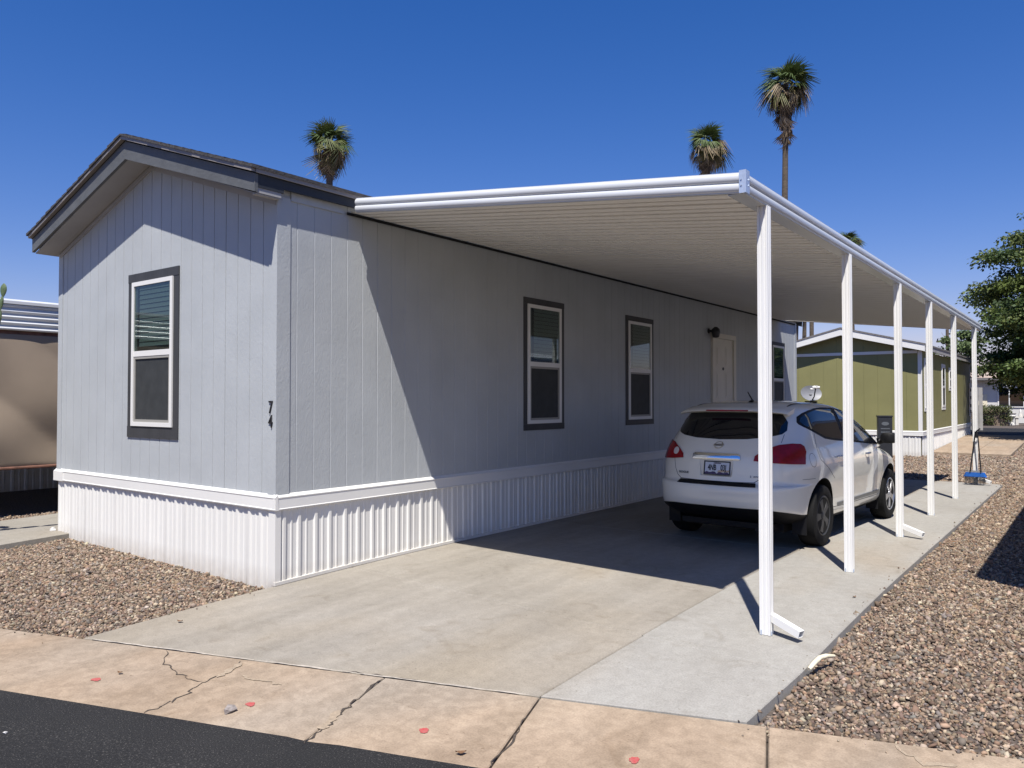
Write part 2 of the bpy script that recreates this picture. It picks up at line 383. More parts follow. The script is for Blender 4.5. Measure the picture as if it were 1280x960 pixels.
# tan kerbside pavement: sections with open joints, cracks, paint dots
q = MB(); q.add([(*st(-40, -2.47), -0.165), (*st(60, -2.47), -0.165), (*st(60, -1.62), -0.135), (*st(-40, -1.62), -0.135)], [(0, 1, 2, 3)])
pavement = obj('pavement', q, 'crack_dark', kind='structure')
joints = [-9.2, -7.0, -5.1, -3.2, -1.155, 1.965, 2.985, 4.256, 6.3, 8.4, 11]
secs = []
for a, b in zip(joints[:-1], joints[1:]):
    secs.append(slab('concrete_section', [st(a + (0.003 if a == 1.965 else 0.006), -2.485), st(b - (0.003 if b == 1.965 else 0.006), -2.485), st(b - (0.003 if b == 1.965 else 0.006), -1.612), st(a + (0.003 if a == 1.965 else 0.006), -1.612)],
                     6, 3, 'tan_concrete', pavement, thick=0.08, bev=0.006))
def ribbon(pts, wd, name, m, parent, dz=0.003, jit=0.02, sub=5):
    P = []
    for (a, b) in zip(pts[:-1], pts[1:]):
        for k in range(sub):
            f = k / sub; P.append((a[0] + (b[0] - a[0]) * f + random.uniform(-jit, jit), a[1] + (b[1] - a[1]) * f + random.uniform(-jit, jit)))
    P.append(pts[-1]); q = MB()
    for i, p in enumerate(P):
        a = P[max(i - 1, 0)]; b = P[min(i + 1, len(P) - 1)]; dx, dy = b[0] - a[0], b[1] - a[1]; L = math.hypot(dx, dy) or 1
        ww = wd * random.uniform(0.35, 1.3) * (0.3 if i in (0, len(P) - 1) else 1)
        for sg in (-1, 1):
            x, y = p[0] - dy / L * ww * sg, p[1] + dx / L * ww * sg; q.v.append((x, y, G(x, y) + dz))
    for i in range(len(P) - 1): q.face((2 * i, 2 * i + 1, 2 * i + 3, 2 * i + 2))
    return obj(name, q, m, parent)
s1 = secs[4]
ribbon([(0.774, -1.46), (1.016, -1.594), (1.186, -1.635), (1.345, -1.636), (1.494, -1.615)], 0.0042, 'crack', 'crack_dark', s1)
ribbon([(1.402, -1.27), (1.478, -1.45), (1.527, -1.575), (1.542, -1.673), (1.62, -1.835), (1.641, -1.956), (1.646, -2.065)], 0.005, 'crack', 'crack_dark', s1)
ribbon([(1.42, -1.29), (1.478, -1.43), (1.52, -1.53)], 0.022, 'mortar_patch', 'patch_mortar', s1, dz=0.005, jit=0.01)
ribbon([(1.60, -1.42), (1.72, -1.42), (1.86, -1.37), (1.95, -1.36)], 0.010, 'mortar_patch', 'patch_mortar', s1, dz=0.004, jit=0.012)
ribbon([(2.376, -0.93), (2.433, -1.111), (2.516, -1.271), (2.561, -1.434), (2.646, -1.614), (2.69, -1.76)], 0.008, 'crack', 'crack_dark', secs[5])
ribbon([(2.53, -1.40), (2.60, -1.52), (2.64, -1.60)], 0.035, 'mortar_patch', 'patch_mortar', secs[5], dz=0.004, jit=0.012)
ribbon([(3.437, -0.838), (3.53, -1.1), (3.621, -1.375)], 0.006, 'crack', 'crack_dark', secs[6])
ribbon([(2.1, -0.99), (2.45, -0.865), (2.8, -0.75)], 0.008, 'crack', 'crack_dark', secs[5])
ribbon([(5.15, -0.02), (5.28, -0.13), (5.42, -0.05)], 0.018, 'mortar_patch', 'patch_mortar', secs[7], dz=0.003)
for (x, y), k in (((0.919, -1.997), 4), ((2.041, -1.641), 4), ((3.091, -1.292), 6), ((4.148, -0.915), 6), ((-0.55, -2.45), 4)):
    q = MB(); n = 48; q.v.append((x, y, G(x, y) + 0.004))
    for i in range(n):
        a = 2 * math.pi * i / n; r = 0.028 * (1 + 0.16 * math.sin(2 * a + x) + 0.1 * math.sin(3 * a + 2 * y)) * random.uniform(.86, 1.14); px, py = x + r * math.cos(a), y + r * math.sin(a)
        q.v.append((px, py, G(px, py) + 0.004))
    for i in range(n): q.face((0, 1 + i, 1 + (i + 1) % n))
    obj('paint_dot', q, 'paint_red', secs[k])

# driveway: cast slabs separated by saw cuts, and the newer strip under the posts
q = MB(); q.add([(-0.02, -1.6, -0.23), (4.5, -0.1, -0.19), (4.5, 13.4, -0.12), (-0.02, 13.4, -0.12)], [(0, 1, 2, 3)])
driveway = obj('driveway', q, 'crack_dark', kind='structure')
yb = [None, 0.80, 4.4, 8.0, 11.6, 13.46]
g = 0.005
def front_y(x):                                            # where the pavement's back edge crosses
    return (-1.60 - x * NV.x) / NV.y
for a, b in zip(yb[:-1], yb[1:]):
    j = lambda x: 0.88 - 0.05 * x
    y0l = front_y(0.02) if a is None else (j(0) if a == 0.80 else a); y0r = front_y(3.34) if a is None else (j(3.34) if a == 0.80 else a)
    y1l = j(0) if b == 0.80 else b; y1r = j(3.34) if b == 0.80 else b
    slab('concrete_slab', [(0.02 if a is None else 0.0, y0l + g), (3.335 - g, y0r + g), (3.345 - g, y1r - g), (0.0, y1l - g)], 10, 10, 'drive_concrete', driveway)
    z0l = front_y(3.34) if a is None else (j(3.34) if a == 0.80 else a); z0r = front_y(4.46) if a is None else (j(4.46) if a == 0.80 else a)
    z1l = j(3.34) if b == 0.80 else b; z1r = j(4.46) if b == 0.80 else b
    slab('strip_slab', [(3.335 + g, z0l + g), (4.44 if a is None else 4.475, z0r + g), (4.475, z1r - g), (3.345 + g, z1l - g)], 5, 10, 'strip_concrete', driveway, dz=0.004)

def lip_pt(x): return (x, front_y(x) - 0.004)
ribbon([lip_pt(.1 + .32 * i) for i in range(11)], 0.009, 'mortar_lip', 'lip_mortar', driveway, dz=0.004, jit=0.004, sub=4)
# neighbour's concrete walk on the left, and the patio beside the green house
q = MB(); q.add([(-6.0, -1.0, -0.2), (-4.6, -1.0, -0.2), (-4.9, 8, -0.2), (-6.4, 8, -0.2)], [(0, 1, 2, 3)])
walk = obj('walkway', q, 'crack_dark', kind='structure')
wl = lambda y: -5.92 - 0.16 * y; wr = lambda y: -4.16 - 0.12 * y
wy = [-3.2, -1.0, 1.2, 3.4, 5.6, 8]
for a, b in zip(wy[:-1], wy[1:]):
    slab('walk_slab', [(wl(a), a + 0.006), (wr(a), a + 0.006), (wr(b), b - 0.006), (wl(b), b - 0.006)], 4, 4, 'walk_concrete', walk, dz=0.015, thick=0.1)
q = MB(); q.add([(1.9, 22.8, -0.1), (3.8, 22.8, -0.1), (3.8, 30, 0.0), (1.9, 30, 0.0)], [(0, 1, 2, 3)])
patio = obj('patio', q, 'crack_dark', kind='structure')
for x0, x1 in ((1.80, 2.95), (2.96, 3.90)):
    for y0, y1 in ((22.7, 25.5), (25.51, 28.3), (28.31, 31.3)):
        slab('patio_slab', [(x0, y0), (x1, y0), (x1, y1), (x0, y1)], 2, 4, 'tan_concrete', patio, dz=0.02, thick=0.1)
q = MB(); q.add([(-60, 31.7, 0.235), (60, 31.7, 0.235), (60, 41.5, 0.235), (-60, 41.5, 0.235)], [(0, 1, 2, 3)])
obj('back_street', q, 'asphalt', kind='structure')

# ------------------------------------------------------------------ gravel: crushed stones (nobody could count them)
def ico():
    p = (1 + 5 ** 0.5) / 2
    v = np.array([(-1, p, 0), (1, p, 0), (-1, -p, 0), (1, -p, 0), (0, -1, p), (0, 1, p), (0, -1, -p), (0, 1, -p), (p, 0, -1), (p, 0, 1), (-p, 0, -1), (-p, 0, 1)], float)
    f = np.array([(0, 11, 5), (0, 5, 1), (0, 1, 7), (0, 7, 10), (0, 10, 11), (1, 5, 9), (5, 11, 4), (11, 10, 2), (10, 7, 6), (7, 1, 8), (3, 9, 4), (3, 4, 2), (3, 2, 6), (3, 6, 8), (3, 8, 9), (4, 9, 5), (2, 4, 11), (6, 2, 10), (8, 6, 7), (9, 8, 1)])
    return v / np.linalg.norm(v[0]), f
PAL = np.array([(.42, .345, .28), (.33, .245, .195), (.25, .195, .165), (.37, .33, .305), (.56, .48, .40), (.62, .56, .48), (.17, .14, .125), (.42, .31, .23), (.28, .27, .27), (.50, .40, .31)])
PW = np.array([.19, .17, .12, .12, .10, .06, .08, .08, .05, .03])
F0 = np.array([-0.6049, 0.7963]); RT = np.array([0.7963, 0.6049])
def gravel(name, regions, dens_near, label):
    V, Fc = ico(); P = []; S = []
    for (x0, x1, y0, y1, cond) in regions:
        n = int((x1 - x0) * (y1 - y0) * dens_near)
        x = rng.uniform(x0, x1, n); y = rng.uniform(y0, y1, n)
        dx = x - CAM[0]; dy = y - CAM[1]; dep = dx * F0[0] + dy * F0[1]; lat = dx * RT[0] + dy * RT[1]
        k = (dep > 1.0) & (np.abs(lat) < dep * 0.80 + 0.3) & cond(x, y)
        keep = np.clip((9.0 / np.maximum(dep, 1)) ** 1.5, 0.10, 1.0); k &= rng.random(n) < keep
        sz = rng.lognormal(math.log(0.0120), 0.28, n) * np.clip((np.maximum(dep, 1) / 9.0) ** 0.62, 1.0, 2.2)
        P.append(np.stack([x[k], y[k]], 1)); S.append(sz[k])
    P = np.concatenate(P); S = np.concatenate(S); N = len(P)
    Z = np.array([G(a, b) for a, b in P]) - 0.060 + S * rng.uniform(-0.1, 0.85, N)
    stray = (s_of(P[:, 0], P[:, 1]) < -1.612) | ((P[:, 0] > 3.9) & (P[:, 0] < 4.472) & (P[:, 1] < 13.4)) | ((P[:, 0] > 0.0) & (P[:, 0] < 1) & (P[:, 1] < 2))
    Z[stray] += 0.063 - S[stray] * 0.2; S[stray] *= rng.uniform(.35, .8, stray.sum())
    var = V[None] * rng.uniform(0.55, 1.28, (N, 12, 1)) * np.stack([rng.uniform(.9, 1.5, N), rng.uniform(.7, 1.1, N), rng.uniform(.5, .85, N)], 1)[:, None]
    qn = rng.normal(size=(N, 4)) * np.array([1, .35, .35, 1]); qn /= np.linalg.norm(qn, axis=1, keepdims=True)
    w_, x_, y_, z_ = qn.T
    Rm = np.stack([1 - 2 * (y_ ** 2 + z_ ** 2), 2 * (x_ * y_ - z_ * w_), 2 * (x_ * z_ + y_ * w_), 2 * (x_ * y_ + z_ * w_), 1 - 2 * (x_ ** 2 + z_ ** 2), 2 * (y_ * z_ - x_ * w_),
                   2 * (x_ * z_ - y_ * w_), 2 * (y_ * z_ + x_ * w_), 1 - 2 * (x_ ** 2 + y_ ** 2)], 1).reshape(N, 3, 3)
    W = np.einsum('nij,nkj->nki', Rm, var) * S[:, None, None] + np.stack([P[:, 0], P[:, 1], Z], 1)[:, None]
    c = 0.47 * np.array([1.10, 1.0, .87]) * PAL[rng.choice(len(PAL), N, p=PW / PW.sum())] * rng.uniform(0.6, 1.45, (N, 1)) * rng.uniform(0.95, 1.05, (N, 3))
    return raw_mesh(name, W.reshape(-1, 3), (Fc[None] + 12 * np.arange(N)[:, None, None]).reshape(-1, 3), np.repeat(c, 12, 0), 'stone')
def raw_mesh(name, V, T, C, m, k=3):
    me = bpy.data.meshes.new(name); nv, nf = len(V), len(T)
    me.vertices.add(nv); me.vertices.foreach_set('co', V.astype(np.float32).ravel())
    me.loops.add(nf * k); me.loops.foreach_set('vertex_index', T.astype(np.int32).ravel())
    me.polygons.add(nf); me.polygons.foreach_set('loop_start', np.arange(0, nf * k, k, dtype=np.int32))
    me.update(calc_edges=True); me.validate()
    a = me.color_attributes.new('tint', 'FLOAT_COLOR', 'POINT')
    a.data.foreach_set('color', np.concatenate([C, np.ones((nv, 1))], 1).astype(np.float32).ravel())
    me.materials.append(MAT[m]); return me
def s_of(x, y): return x * NV.x + y * NV.y
okR = lambda x, y: (s_of(x, y) > -1.60 - 0.20 * rng.random(x.shape) ** 40) & ((x > 4.475 - 0.12 * rng.random(x.shape) ** 60) | (y > 13.47)) & ~((x > 1.75) & (x < 3.92) & (y > 22.6))
me = gravel('gravel', [(4.1, 8.5, -0.9, 14, okR), (-4.0, 4.47, 13.47, 21.4, okR), (4.47, 6.5, 14, 31.5, okR), (1.77, 4.47, 21.4, 31.5, okR)], 3200, '')
o = link('gravel', me, kind='stuff'); tag(o, 'mixed brown and grey crushed stone gravel right of the driveway and behind the carport', 'gravel')
okL = lambda x, y: (s_of(x, y) > -1.60 - 0.20 * rng.random(x.shape) ** 40) & ((x > -4.16 - 0.12 * y) | (x < -5.92 - 0.16 * y)) & (x < 0.005 + 0.15 * rng.random(x.shape) ** 50)
okL2 = lambda x, y: okL(x, y) & ((x < -4.47) | (y < -0.01))
me = gravel('gravel', [(-4.9, 0.35, -3.6, 0.6, okL2), (-6.75, -5.9, -0.9, 3.0, okL2)], 3200, '')
o = link('gravel', me, kind='stuff'); tag(o, 'pinkish brown crushed stone gravel in front of the grey mobile home', 'gravel')

# ------------------------------------------------------------------ the grey mobile home
house = thing('mobile_home', 'long light grey mobile home with slate trim and white ribbed skirting', 'mobile home')
W_, L_ = 4.48, 15.2
ZB = 0.79                                                   # top of the white belt
RX, RZ, SL = -2.24, 4.48, 0.325
zr = lambda x: RZ - SL * abs(x - RX)
FR = lambda a, z, d: (a, -d, z)                             # front wall: a = x, d = out of the wall
SD = lambda a, z, d: (d, a, z)                              # long wall: a = y
ES = 3.53                                                   # eave soffit height
q = MB(); q.box((-W_ + 0.02, 0.02, -0.05), (-0.02, L_ - 0.02, 3.50))
q.prism([(-W_ + 0.02, 3.5), (-0.02, 3.5), (-0.02, zr(0) - 0.26), (RX, RZ - 0.26), (-W_ + 0.02, zr(-W_) - 0.26)], lambda a, z, d: (a, d, z), 0.02, L_ - 0.02)
obj('wall_core', q, 'grey_siding', house)
bw = 0.2035
def boards(n, a0, fn, top, m, parent, zb, w_, d=0.012, g=0.0013):
    for i in range(n):
        a = a0 + i * w_ + (g + 0.0022 if i % 6 == 0 else g); b = a0 + (i + 1) * w_ - g
        mid = [RX] if (fn is FR and a < RX < b) else []
        poly = [(a, zb), (b, zb), (b, top(b))] + [(x, top(x)) for x in mid] + [(a, top(a))]
        q = MB()
        # shallow bevel on the long edges so that grooves catch the light
        n = len(poly); ib = [(min(max(x, a + 0.0065), b - 0.0015), z) for x, z in poly]
        q.add([fn(x, z, 0.0) for x, z in poly] + [fn(x, z, d - 0.006) for x, z in poly] + [fn(x, z, d) for x, z in ib],
              [tuple(range(2 * n, 3 * n))] + [(r * n + k, r * n + (k + 1) % n, r * n + n + (k + 1) % n, r * n + n + k) for r in (0, 1) for k in range(n)])
        obj('siding_board', q, m, parent)
boards(22, -W_ + 0.002, FR, lambda x: zr(x) - 0.262, 'grey_siding', house, 0.70, bw)
nb = 75
boards(nb, 0.0, SD, lambda y: 3.59, 'grey_siding', house, 0.70, L_ / nb)
boxo('corner_board', (-0.10, -0.022, 0.70), (0.022, 0.125, 3.52), 'grey_siding', house)
boxo('corner_board', (-W_ - 0.022, -0.022, 0.70), (-W_ + 0.09, 0.10, 3.50), 'grey_siding', house)
boxo('corner_board', (-0.08, L_ - 0.11, 0.70), (0.022, L_ + 0.02, 3.545), 'grey_siding', house)
# eave frieze and rake friezes under the soffit
boxo('frieze_board', (0.0125, 0.126, 3.50), (0.029, 0.75, 3.583), 'grey_siding', house)
for sgn in (-1, 1):
    xa, xb = (RX, -W_ + 0.02) if sgn < 0 else (RX, -0.0)
    q = MB(); q.prism([(xa, zr(xa) - 0.262), (xb, zr(xb) - 0.262), (xb, zr(xb) - 0.315), (xa, zr(xa) - 0.315)], FR, 0.0125, 0.028)
    obj('frieze_board', q, 'soffit_paint', house)
# white belt between siding and skirting
def belt(parent, m, fn, a0, a1, zt):
    q = MB(); prof = [(0.0, zt - 0.145), (0.040, zt - 0.145), (0.043, zt - 0.135), (0.038, zt - 0.128), (0.038, zt - 0.042), (0.042, zt - 0.034), (0.042, zt - 0.026), (0.012, zt)]
    n = len(prof)
    for a in (a0, a1): q.v += [fn(a, z, d) for d, z in prof]
    for i in range(n - 1): q.face((i, i + 1, n + i + 1, n + i))
    q.face((n - 1, 0, n, 2 * n - 1)); q.face(tuple(range(n))); q.face(tuple(range(n, 2 * n)))
    return obj('belt_trim', q, m, parent)
belt(house, 'vinyl_white', FR, -W_ - 0.045, 0.043, ZB)
belt(house, 'vinyl_white', SD, -0.0405, L_ + 0.02, ZB)
boxo('belt_joiner', (-W_ - 0.05, -0.047, ZB - 0.148), (-W_ + 0.20, -0.0305, ZB - 0.03), 'vinyl_white', house)
# skirting panels
RIB = [(0.0, 0.0), (0.022, 0.0), (0.034, 0.016), (0.062, 0.016), (0.074, 0.0), (0.120, 0.0), (0.128, 0.007), (0.140, 0.007), (0.148, 0.0), (0.190, 0.0), (0.202, 0.016), (0.230, 0.016), (0.242, 0.0), (0.290, 0.0), (0.298, 0.007), (0.310, 0.007), (0.318, 0.0), (0.36, 0.0)]
def skirt(parent, m, fn, a0, a1, zt, zbot, base, pw=0.36):
    n = max(1, round((a1 - a0) / pw)); w_ = (a1 - a0) / n
    for i in range(n):
        q = MB(); k = w_ / 0.36; A = a0 + i * w_; lean = random.uniform(-0.003, 0.003)
        pr = [(A + x * k, d + 0.004) for x, d in RIB]
        N = len(pr)
        for x, d in pr: q.v.append(fn(x, zbot(x), base + d + lean))
        for x, d in pr: q.v.append(fn(x, zt, base + d))
        for x, d in pr: q.v.append(fn(x, zbot(x), base + d + lean - 0.003))
        for x, d in pr: q.v.append(fn(x, zt, base + d - 0.003))
        for j in range(N - 1):
            q.face((j, j + 1, N + j + 1, N + j)); q.face((2 * N + j, 3 * N + j, 3 * N + j + 1, 2 * N + j + 1))
        obj('skirting_panel', q, m, parent, recalc=False)
skirt(house, 'skirt_white', FR, -W_ + 0.0, -0.07, ZB - 0.13, lambda x: -0.13, 0.002)
skirt(house, 'skirt_white', SD, 0.03, L_ - 0.02, ZB - 0.13, lambda y: G(0, y) + 0.012, 0.002)
q = MB(); q.prism([(-0.075, -0.14), (0.026, -0.14), (0.026, ZB - 0.14), (-0.075, ZB - 0.14)], FR, 0.0, 0.026); q.box((-0.002, -0.0259, -0.05), (0.0262, 0.035, ZB - 0.141))
obj('skirting_corner', q, 'skirt_white', house)
q = MB()
for i in range(40):
    y0 = -0.03 + i * (L_ / 40); y1 = y0 + L_ / 40
    q.add([(0.0, y0, G(0, y0) + 0.004), (0.036, y0, G(0, y0) + 0.004), (0.036, y0, G(0, y0) + 0.034), (0.0, y0, G(0, y0) + 0.034),
           (0.0, y1, G(0, y1) + 0.004), (0.036, y1, G(0, y1) + 0.004), (0.036, y1, G(0, y1) + 0.034), (0.0, y1, G(0, y1) + 0.034)],
          [(1, 5, 6, 2), (2, 6, 7, 3), (0, 1, 2, 3), (5, 4, 7, 6)])
obj('skirting_track', q, 'skirt_white', house, recalc=False)
q = MB(); q.tube([(-W_ - 0.03, -0.03, 0.01), (-W_ - 0.03, -0.08, 0.01)], 0.028, 10); q.tube([(-W_ - 0.03, -0.05, -0.08), (-W_ - 0.03, -0.05, 0.05)], 0.02, 8)
obj('hose_tap', q, 'vinyl_white', house)
# roof: decking, shingle skin, drip edge, rake boards, soffits, eave fascia
OH, EX = 0.32, 0.10
q = MB()
for s_ in (-1, 1):
    xa = RX; xb = RX + s_ * (2.24 + EX)
    q.prism([(xa, RZ - 0.03), (xb, zr(xb) - 0.03), (xb, zr(xb) - 0.055), (xa, RZ - 0.055)], lambda a, z, d: (a, d, z), -OH + 0.01, L_ + OH - 0.01)
obj('roof_deck', q, 'slate_trim', house)
def shingle_rows(s_):
    """lapped shingle courses, each a thin wedge"""
    q = MB(); n = 17; ln = 2.24 + EX + 0.02
    for i in range(n):
        a = RX + s_ * ln * i / n; b = RX + s_ * ln * (i + 1) / n
        q.prism([(a, zr(a) - 0.026), (b, zr(b) - 0.026), (b, zr(b) + 0.006), (a, zr(a) - 0.008)], lambda x, z, d: (x, d, z), -OH - 0.045 + random.uniform(-0.004, 0.004), L_ + OH + 0.02)
    return q
obj('shingle_roof', shingle_rows(1), 'shingle', house); obj('shingle_roof', shingle_rows(-1), 'shingle', house)
q = MB()
for s_ in (-1, 1):
    xa = RX; xb = RX + s_ * (2.24 + EX)
    q.prism([(xa, RZ - 0.0265), (xb, zr(xb) - 0.0265), (xb, zr(xb) - 0.062), (xa, RZ - 0.062)], FR, OH - 0.012, OH + 0.032)
    x0, x1 = sorted((xb, xb + s_ * 0.012)); q.box((x0, -OH + 0.012, zr(xb) - 0.066), (x1, L_ + OH - 0.02, zr(xb) - 0.027))
obj('drip_edge', q, 'drip_metal', house)
for s_ in (-1, 1):
    xa = RX; xb = RX + s_ * (2.24 + EX - 0.01); q = MB()
    q.prism([(xa, RZ - 0.074), (xb, zr(xb) - 0.074), (xb, zr(xb) - 0.255 + 0.02), (xa, RZ - 0.265)], FR, OH - 0.045, OH - 0.012)
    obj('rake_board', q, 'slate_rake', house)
    q = MB(); xc = RX + s_ * (2.24 + EX - 0.03)
    q.prism([(xa, RZ - 0.245), (xc, zr(xc) - 0.245), (xc, zr(xc) - 0.255), (xa, RZ - 0.255)], FR, 0.0, OH - 0.0455)
    obj('soffit', q, 'soffit_paint', house)
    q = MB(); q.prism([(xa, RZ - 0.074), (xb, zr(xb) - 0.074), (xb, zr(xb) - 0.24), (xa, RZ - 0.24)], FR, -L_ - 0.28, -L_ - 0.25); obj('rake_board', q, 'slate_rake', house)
boxo('eave_fascia', (0.062, 0.001, 3.570), (0.087, L_ + OH - 0.05, 3.655), 'slate_shaded', house)
boxo('eave_fascia', (0.062, -OH + 0.046, 3.532), (0.087, 0.0, 3.655), 'slate_shaded', house)
boxo('fascia_return', (0.058, -OH + 0.048, 3.486), (0.080, -0.023, 3.531), 'soffit_paint', house)
boxo('fascia_return', (0.0, -OH + 0.048, 3.478), (0.0575, -0.023, 3.490), 'soffit_paint', house)
boxo('eave_fascia', (-W_ - 0.087, -OH + 0.046, 3.545), (-W_ - 0.062, L_ + OH - 0.05, 3.655), 'slate_trim', house)
boxo('eave_soffit', (0.0, -OH + 0.05, 3.585), (0.0615, L_ + 0.2, 3.597), 'soffit_paint', house)
boxo('eave_soffit', (-W_ - 0.0615, -OH + 0.05, 3.537), (-W_, L_ + 0.2, 3.549), 'soffit_paint', house)

def window(parent, fn, a0, a1, z0, z1, tb, trimmat, fmat, split=0.5, sill_dark=True, slats=True, tscale=1.0):
    """single-hung window: the part is the white frame, its sub-parts trim boards, panes, blind and screen"""
    fa0, fa1, fz0, fz1 = a0 + tb[0], a1 - tb[1], z0 + tb[2], z1 - tb[3]; fr = 0.046 * tscale; zm = fz0 + (fz1 - fz0) * split
    q = MB()
    def bar(x0, x1, y0, y1, d0=0.004, d1=0.038): q.prism([(x0, y0), (x1, y0), (x1, y1), (x0, y1)], fn, d0, d1)
    bar(fa0, fa0 + fr, fz0, fz1); bar(fa1 - fr, fa1, fz0, fz1); bar(fa0 + fr, fa1 - fr, fz1 - fr, fz1, 0.004, 0.0375); bar(fa0 + fr, fa1 - fr, fz0, fz0 + fr, 0.004, 0.0375)
    bar(fa0 + fr, fa1 - fr, zm - 0.03 * tscale, zm + 0.03 * tscale, 0.004, 0.034)
    wn = obj('window', q, fmat, parent)
    if trimmat:
        def tr(x0, x1, y0, y1, d1): q = MB(); q.prism([(x0, y0), (x1, y0), (x1, y1), (x0, y1)], fn, 0.001, d1); obj('trim_board', q, trimmat, wn)
        tr(a0, a1, fz1 + 0.003, z1, 0.026); tr(a0, a1, z0, fz0 - 0.003, 0.026)
        tr(a0, fa0 - 0.002, fz0 - 0.002, fz1 + 0.002, 0.022); tr(fa1 + 0.002, a1, fz0 - 0.002, fz1 + 0.002, 0.022)
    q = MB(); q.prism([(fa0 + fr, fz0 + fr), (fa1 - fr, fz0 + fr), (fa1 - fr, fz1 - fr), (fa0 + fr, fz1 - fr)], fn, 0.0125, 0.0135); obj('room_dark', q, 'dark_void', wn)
    q = MB(); n = int((fz1 - fr - zm - 0.03) / 0.052)
    for i in range(n):
        zt = fz1 - fr - 0.004 - i * 0.052
        q.add([fn(fa0 + fr + 0.10 * tscale, zt, 0.0165), fn(fa1 - fr - 0.004, zt, 0.0165), fn(fa1 - fr - 0.004, zt - 0.046, 0.0225), fn(fa0 + fr + 0.10 * tscale, zt - 0.046, 0.0225)], [(0, 1, 2, 3)])
    q.prism([(fa0 + fr + 0.03, zm + 0.03), (fa0 + fr + 0.045, zm + 0.03), (fa0 + fr + 0.045, fz1 - fr), (fa0 + fr + 0.03, fz1 - fr)], fn, 0.014, 0.022)
    if slats: obj('blind', q, 'blind_vinyl', wn)
    q = MB(); q.prism([(fa0 + fr, zm + 0.03), (fa1 - fr, zm + 0.03), (fa1 - fr, fz1 - fr), (fa0 + fr, fz1 - fr)], fn, 0.0245, 0.0275); obj('pane', q, 'window_glass', wn)
    q = MB(); q.prism([(fa0 + fr, fz0 + fr), (fa1 - fr, fz0 + fr), (fa1 - fr, zm - 0.03), (fa0 + fr, zm - 0.03)], fn, 0.0165, 0.0185); obj('insect_screen', q, 'screen_mesh', wn)
    q = MB(); e = 0.028 * tscale; xa, xb, ya, yb_ = fa0 + fr, fa1 - fr, fz0 + fr, zm - 0.03 * tscale
    for (x0, x1, y0, y1) in ((xa, xa + e, ya, yb_), (xb - e, xb, ya, yb_), (xa + e, xb - e, ya, ya + e), (xa + e, xb - e, yb_ - e, yb_)): q.prism([(x0, y0), (x1, y0), (x1, y1), (x0, y1)], fn, 0.020, 0.030)
    sf = obj('screen_frame', q, 'screen_rail', wn)
    return wn
mat('screen_rail', (0.30, 0.29, 0.26), 0.5)
window(house, FR, -2.71, -1.65, 1.237, 3.055, (0.10, 0.106, 0.126, 0.097), 'slate_trim', 'vinyl_white')
for y0 in (3.785, 6.515, 13.36):
    window(house, SD, y0, y0 + 0.95, 1.250, 3.002, (0.078, 0.082, 0.087, 0.085), 'slate_trim', 'vinyl_white')
# entry door
dq = MB(); DY0, DY1, DZ0, DZ1 = 10.02, 10.98, 0.80, 2.86
dq.prism([(DY0, DZ0), (DY1, DZ0), (DY1, DZ1), (DY0, DZ1)], SD, 0.013, 0.030)
door = obj('door', dq, 'door_white', house)
for (x0, x1, y0, y1) in ((9.90, 10.015, 0.80, 2.86), (10.985, 11.10, 0.80, 2.86), (9.90, 11.10, 2.863, 2.96)):
    q = MB(); q.prism([(x0, y0), (x1, y0), (x1, y1), (x0, y1)], SD, 0.002, 0.060); obj('casing', q, 'door_white', door)
for zc, hh in ((2.52, 0.40), (1.95, 0.52), (1.2, 0.62)):
    for yc in (10.27, 10.73):
        q = MB(); a, b, c, d = yc - 0.15, yc + 0.15, zc - hh / 2, zc + hh / 2
        q.prism([(a, c), (b, c), (b, d), (a, d)], SD, 0.0302, 0.034); q.prism([(a + .04, c + .04), (b - .04, c + .04), (b - .04, d - .04), (a + .04, d - .04)], SD, 0.0342, 0.040)
        obj('door_panel', q, 'door_white', door)
q = MB(); q.lathe([(0.012, 0), (0.03, 0.01), (0.03, 0.02), (0.0, 0.022)], (0.03, 10.45, 2.27), 'x', 10); obj('peephole', q, 'lamp_black', door)
q = MB(); q.lathe([(0.05, 0), (0.05, 0.02), (0.02, 0.03), (0.02, 0.16)], (0.013, 9.80, 2.98), 'x', 12); q.lathe([(0.03, 0.10), (0.075, 0.06), (0.085, 0.0), (0.06, -0.10), (0.02, -0.11)], (0.16, 9.80, 2.95), 'z', 12)
obj('porch_lamp', q, 'lamp_black', house, smooth=40)
# house number
for ch, z in (('7', 1.578), ('4', 1.448)):
    d = link('number_digit', text_mesh(ch, 0.150, 0.005, 'number_black'), house)
    d.rotation_euler = (R(90), 0, 0); d.location = (-0.052, -0.029, z); d.scale = (0.86, 1.12, 1)

# ------------------------------------------------------------------ carport
cp = thing('carport', 'white metal carport awning with ribbed roof on six white posts', 'carport', (0, 0, 0))
YF, YE, XO = 0.80, 13.9, 4.10
zu = lambda x: 3.535 - 0.1165 * x
npan = 43; pw = (YE - YF - 0.053) / npan
PROF = [(0.0, 0.0), (0.110, 0.0), (0.113, 0.046), (0.141, 0.046), (0.148, 0.0), (0.246, 0.0), (0.252, 0.060), (0.296, 0.060), (0.3025, 0.0)]
q = MB(); k = pw / 0.3048
pr = [(y * k, z) for y, z in PROF]; N = len(pr)
for x in (0.032, XO - 0.05):
    for y, z in pr: q.v.append((x, y, zu(x) + z))
    for y, z in pr: q.v.append((x, y, zu(x) + z + 0.004))
for j in range(N - 1):
    q.face((j, j + 1, 2 * N + j + 1, 2 * N + j)); q.face((N + j, 3 * N + j, 3 * N + j + 1, N + j + 1)); q.face((j, N + j, N + j + 1, j + 1)); q.face((2 * N + j, 2 * N + j + 1, 3 * N + j + 1, 3 * N + j))
pme = q.mesh('roof_pan', 'pan_white')
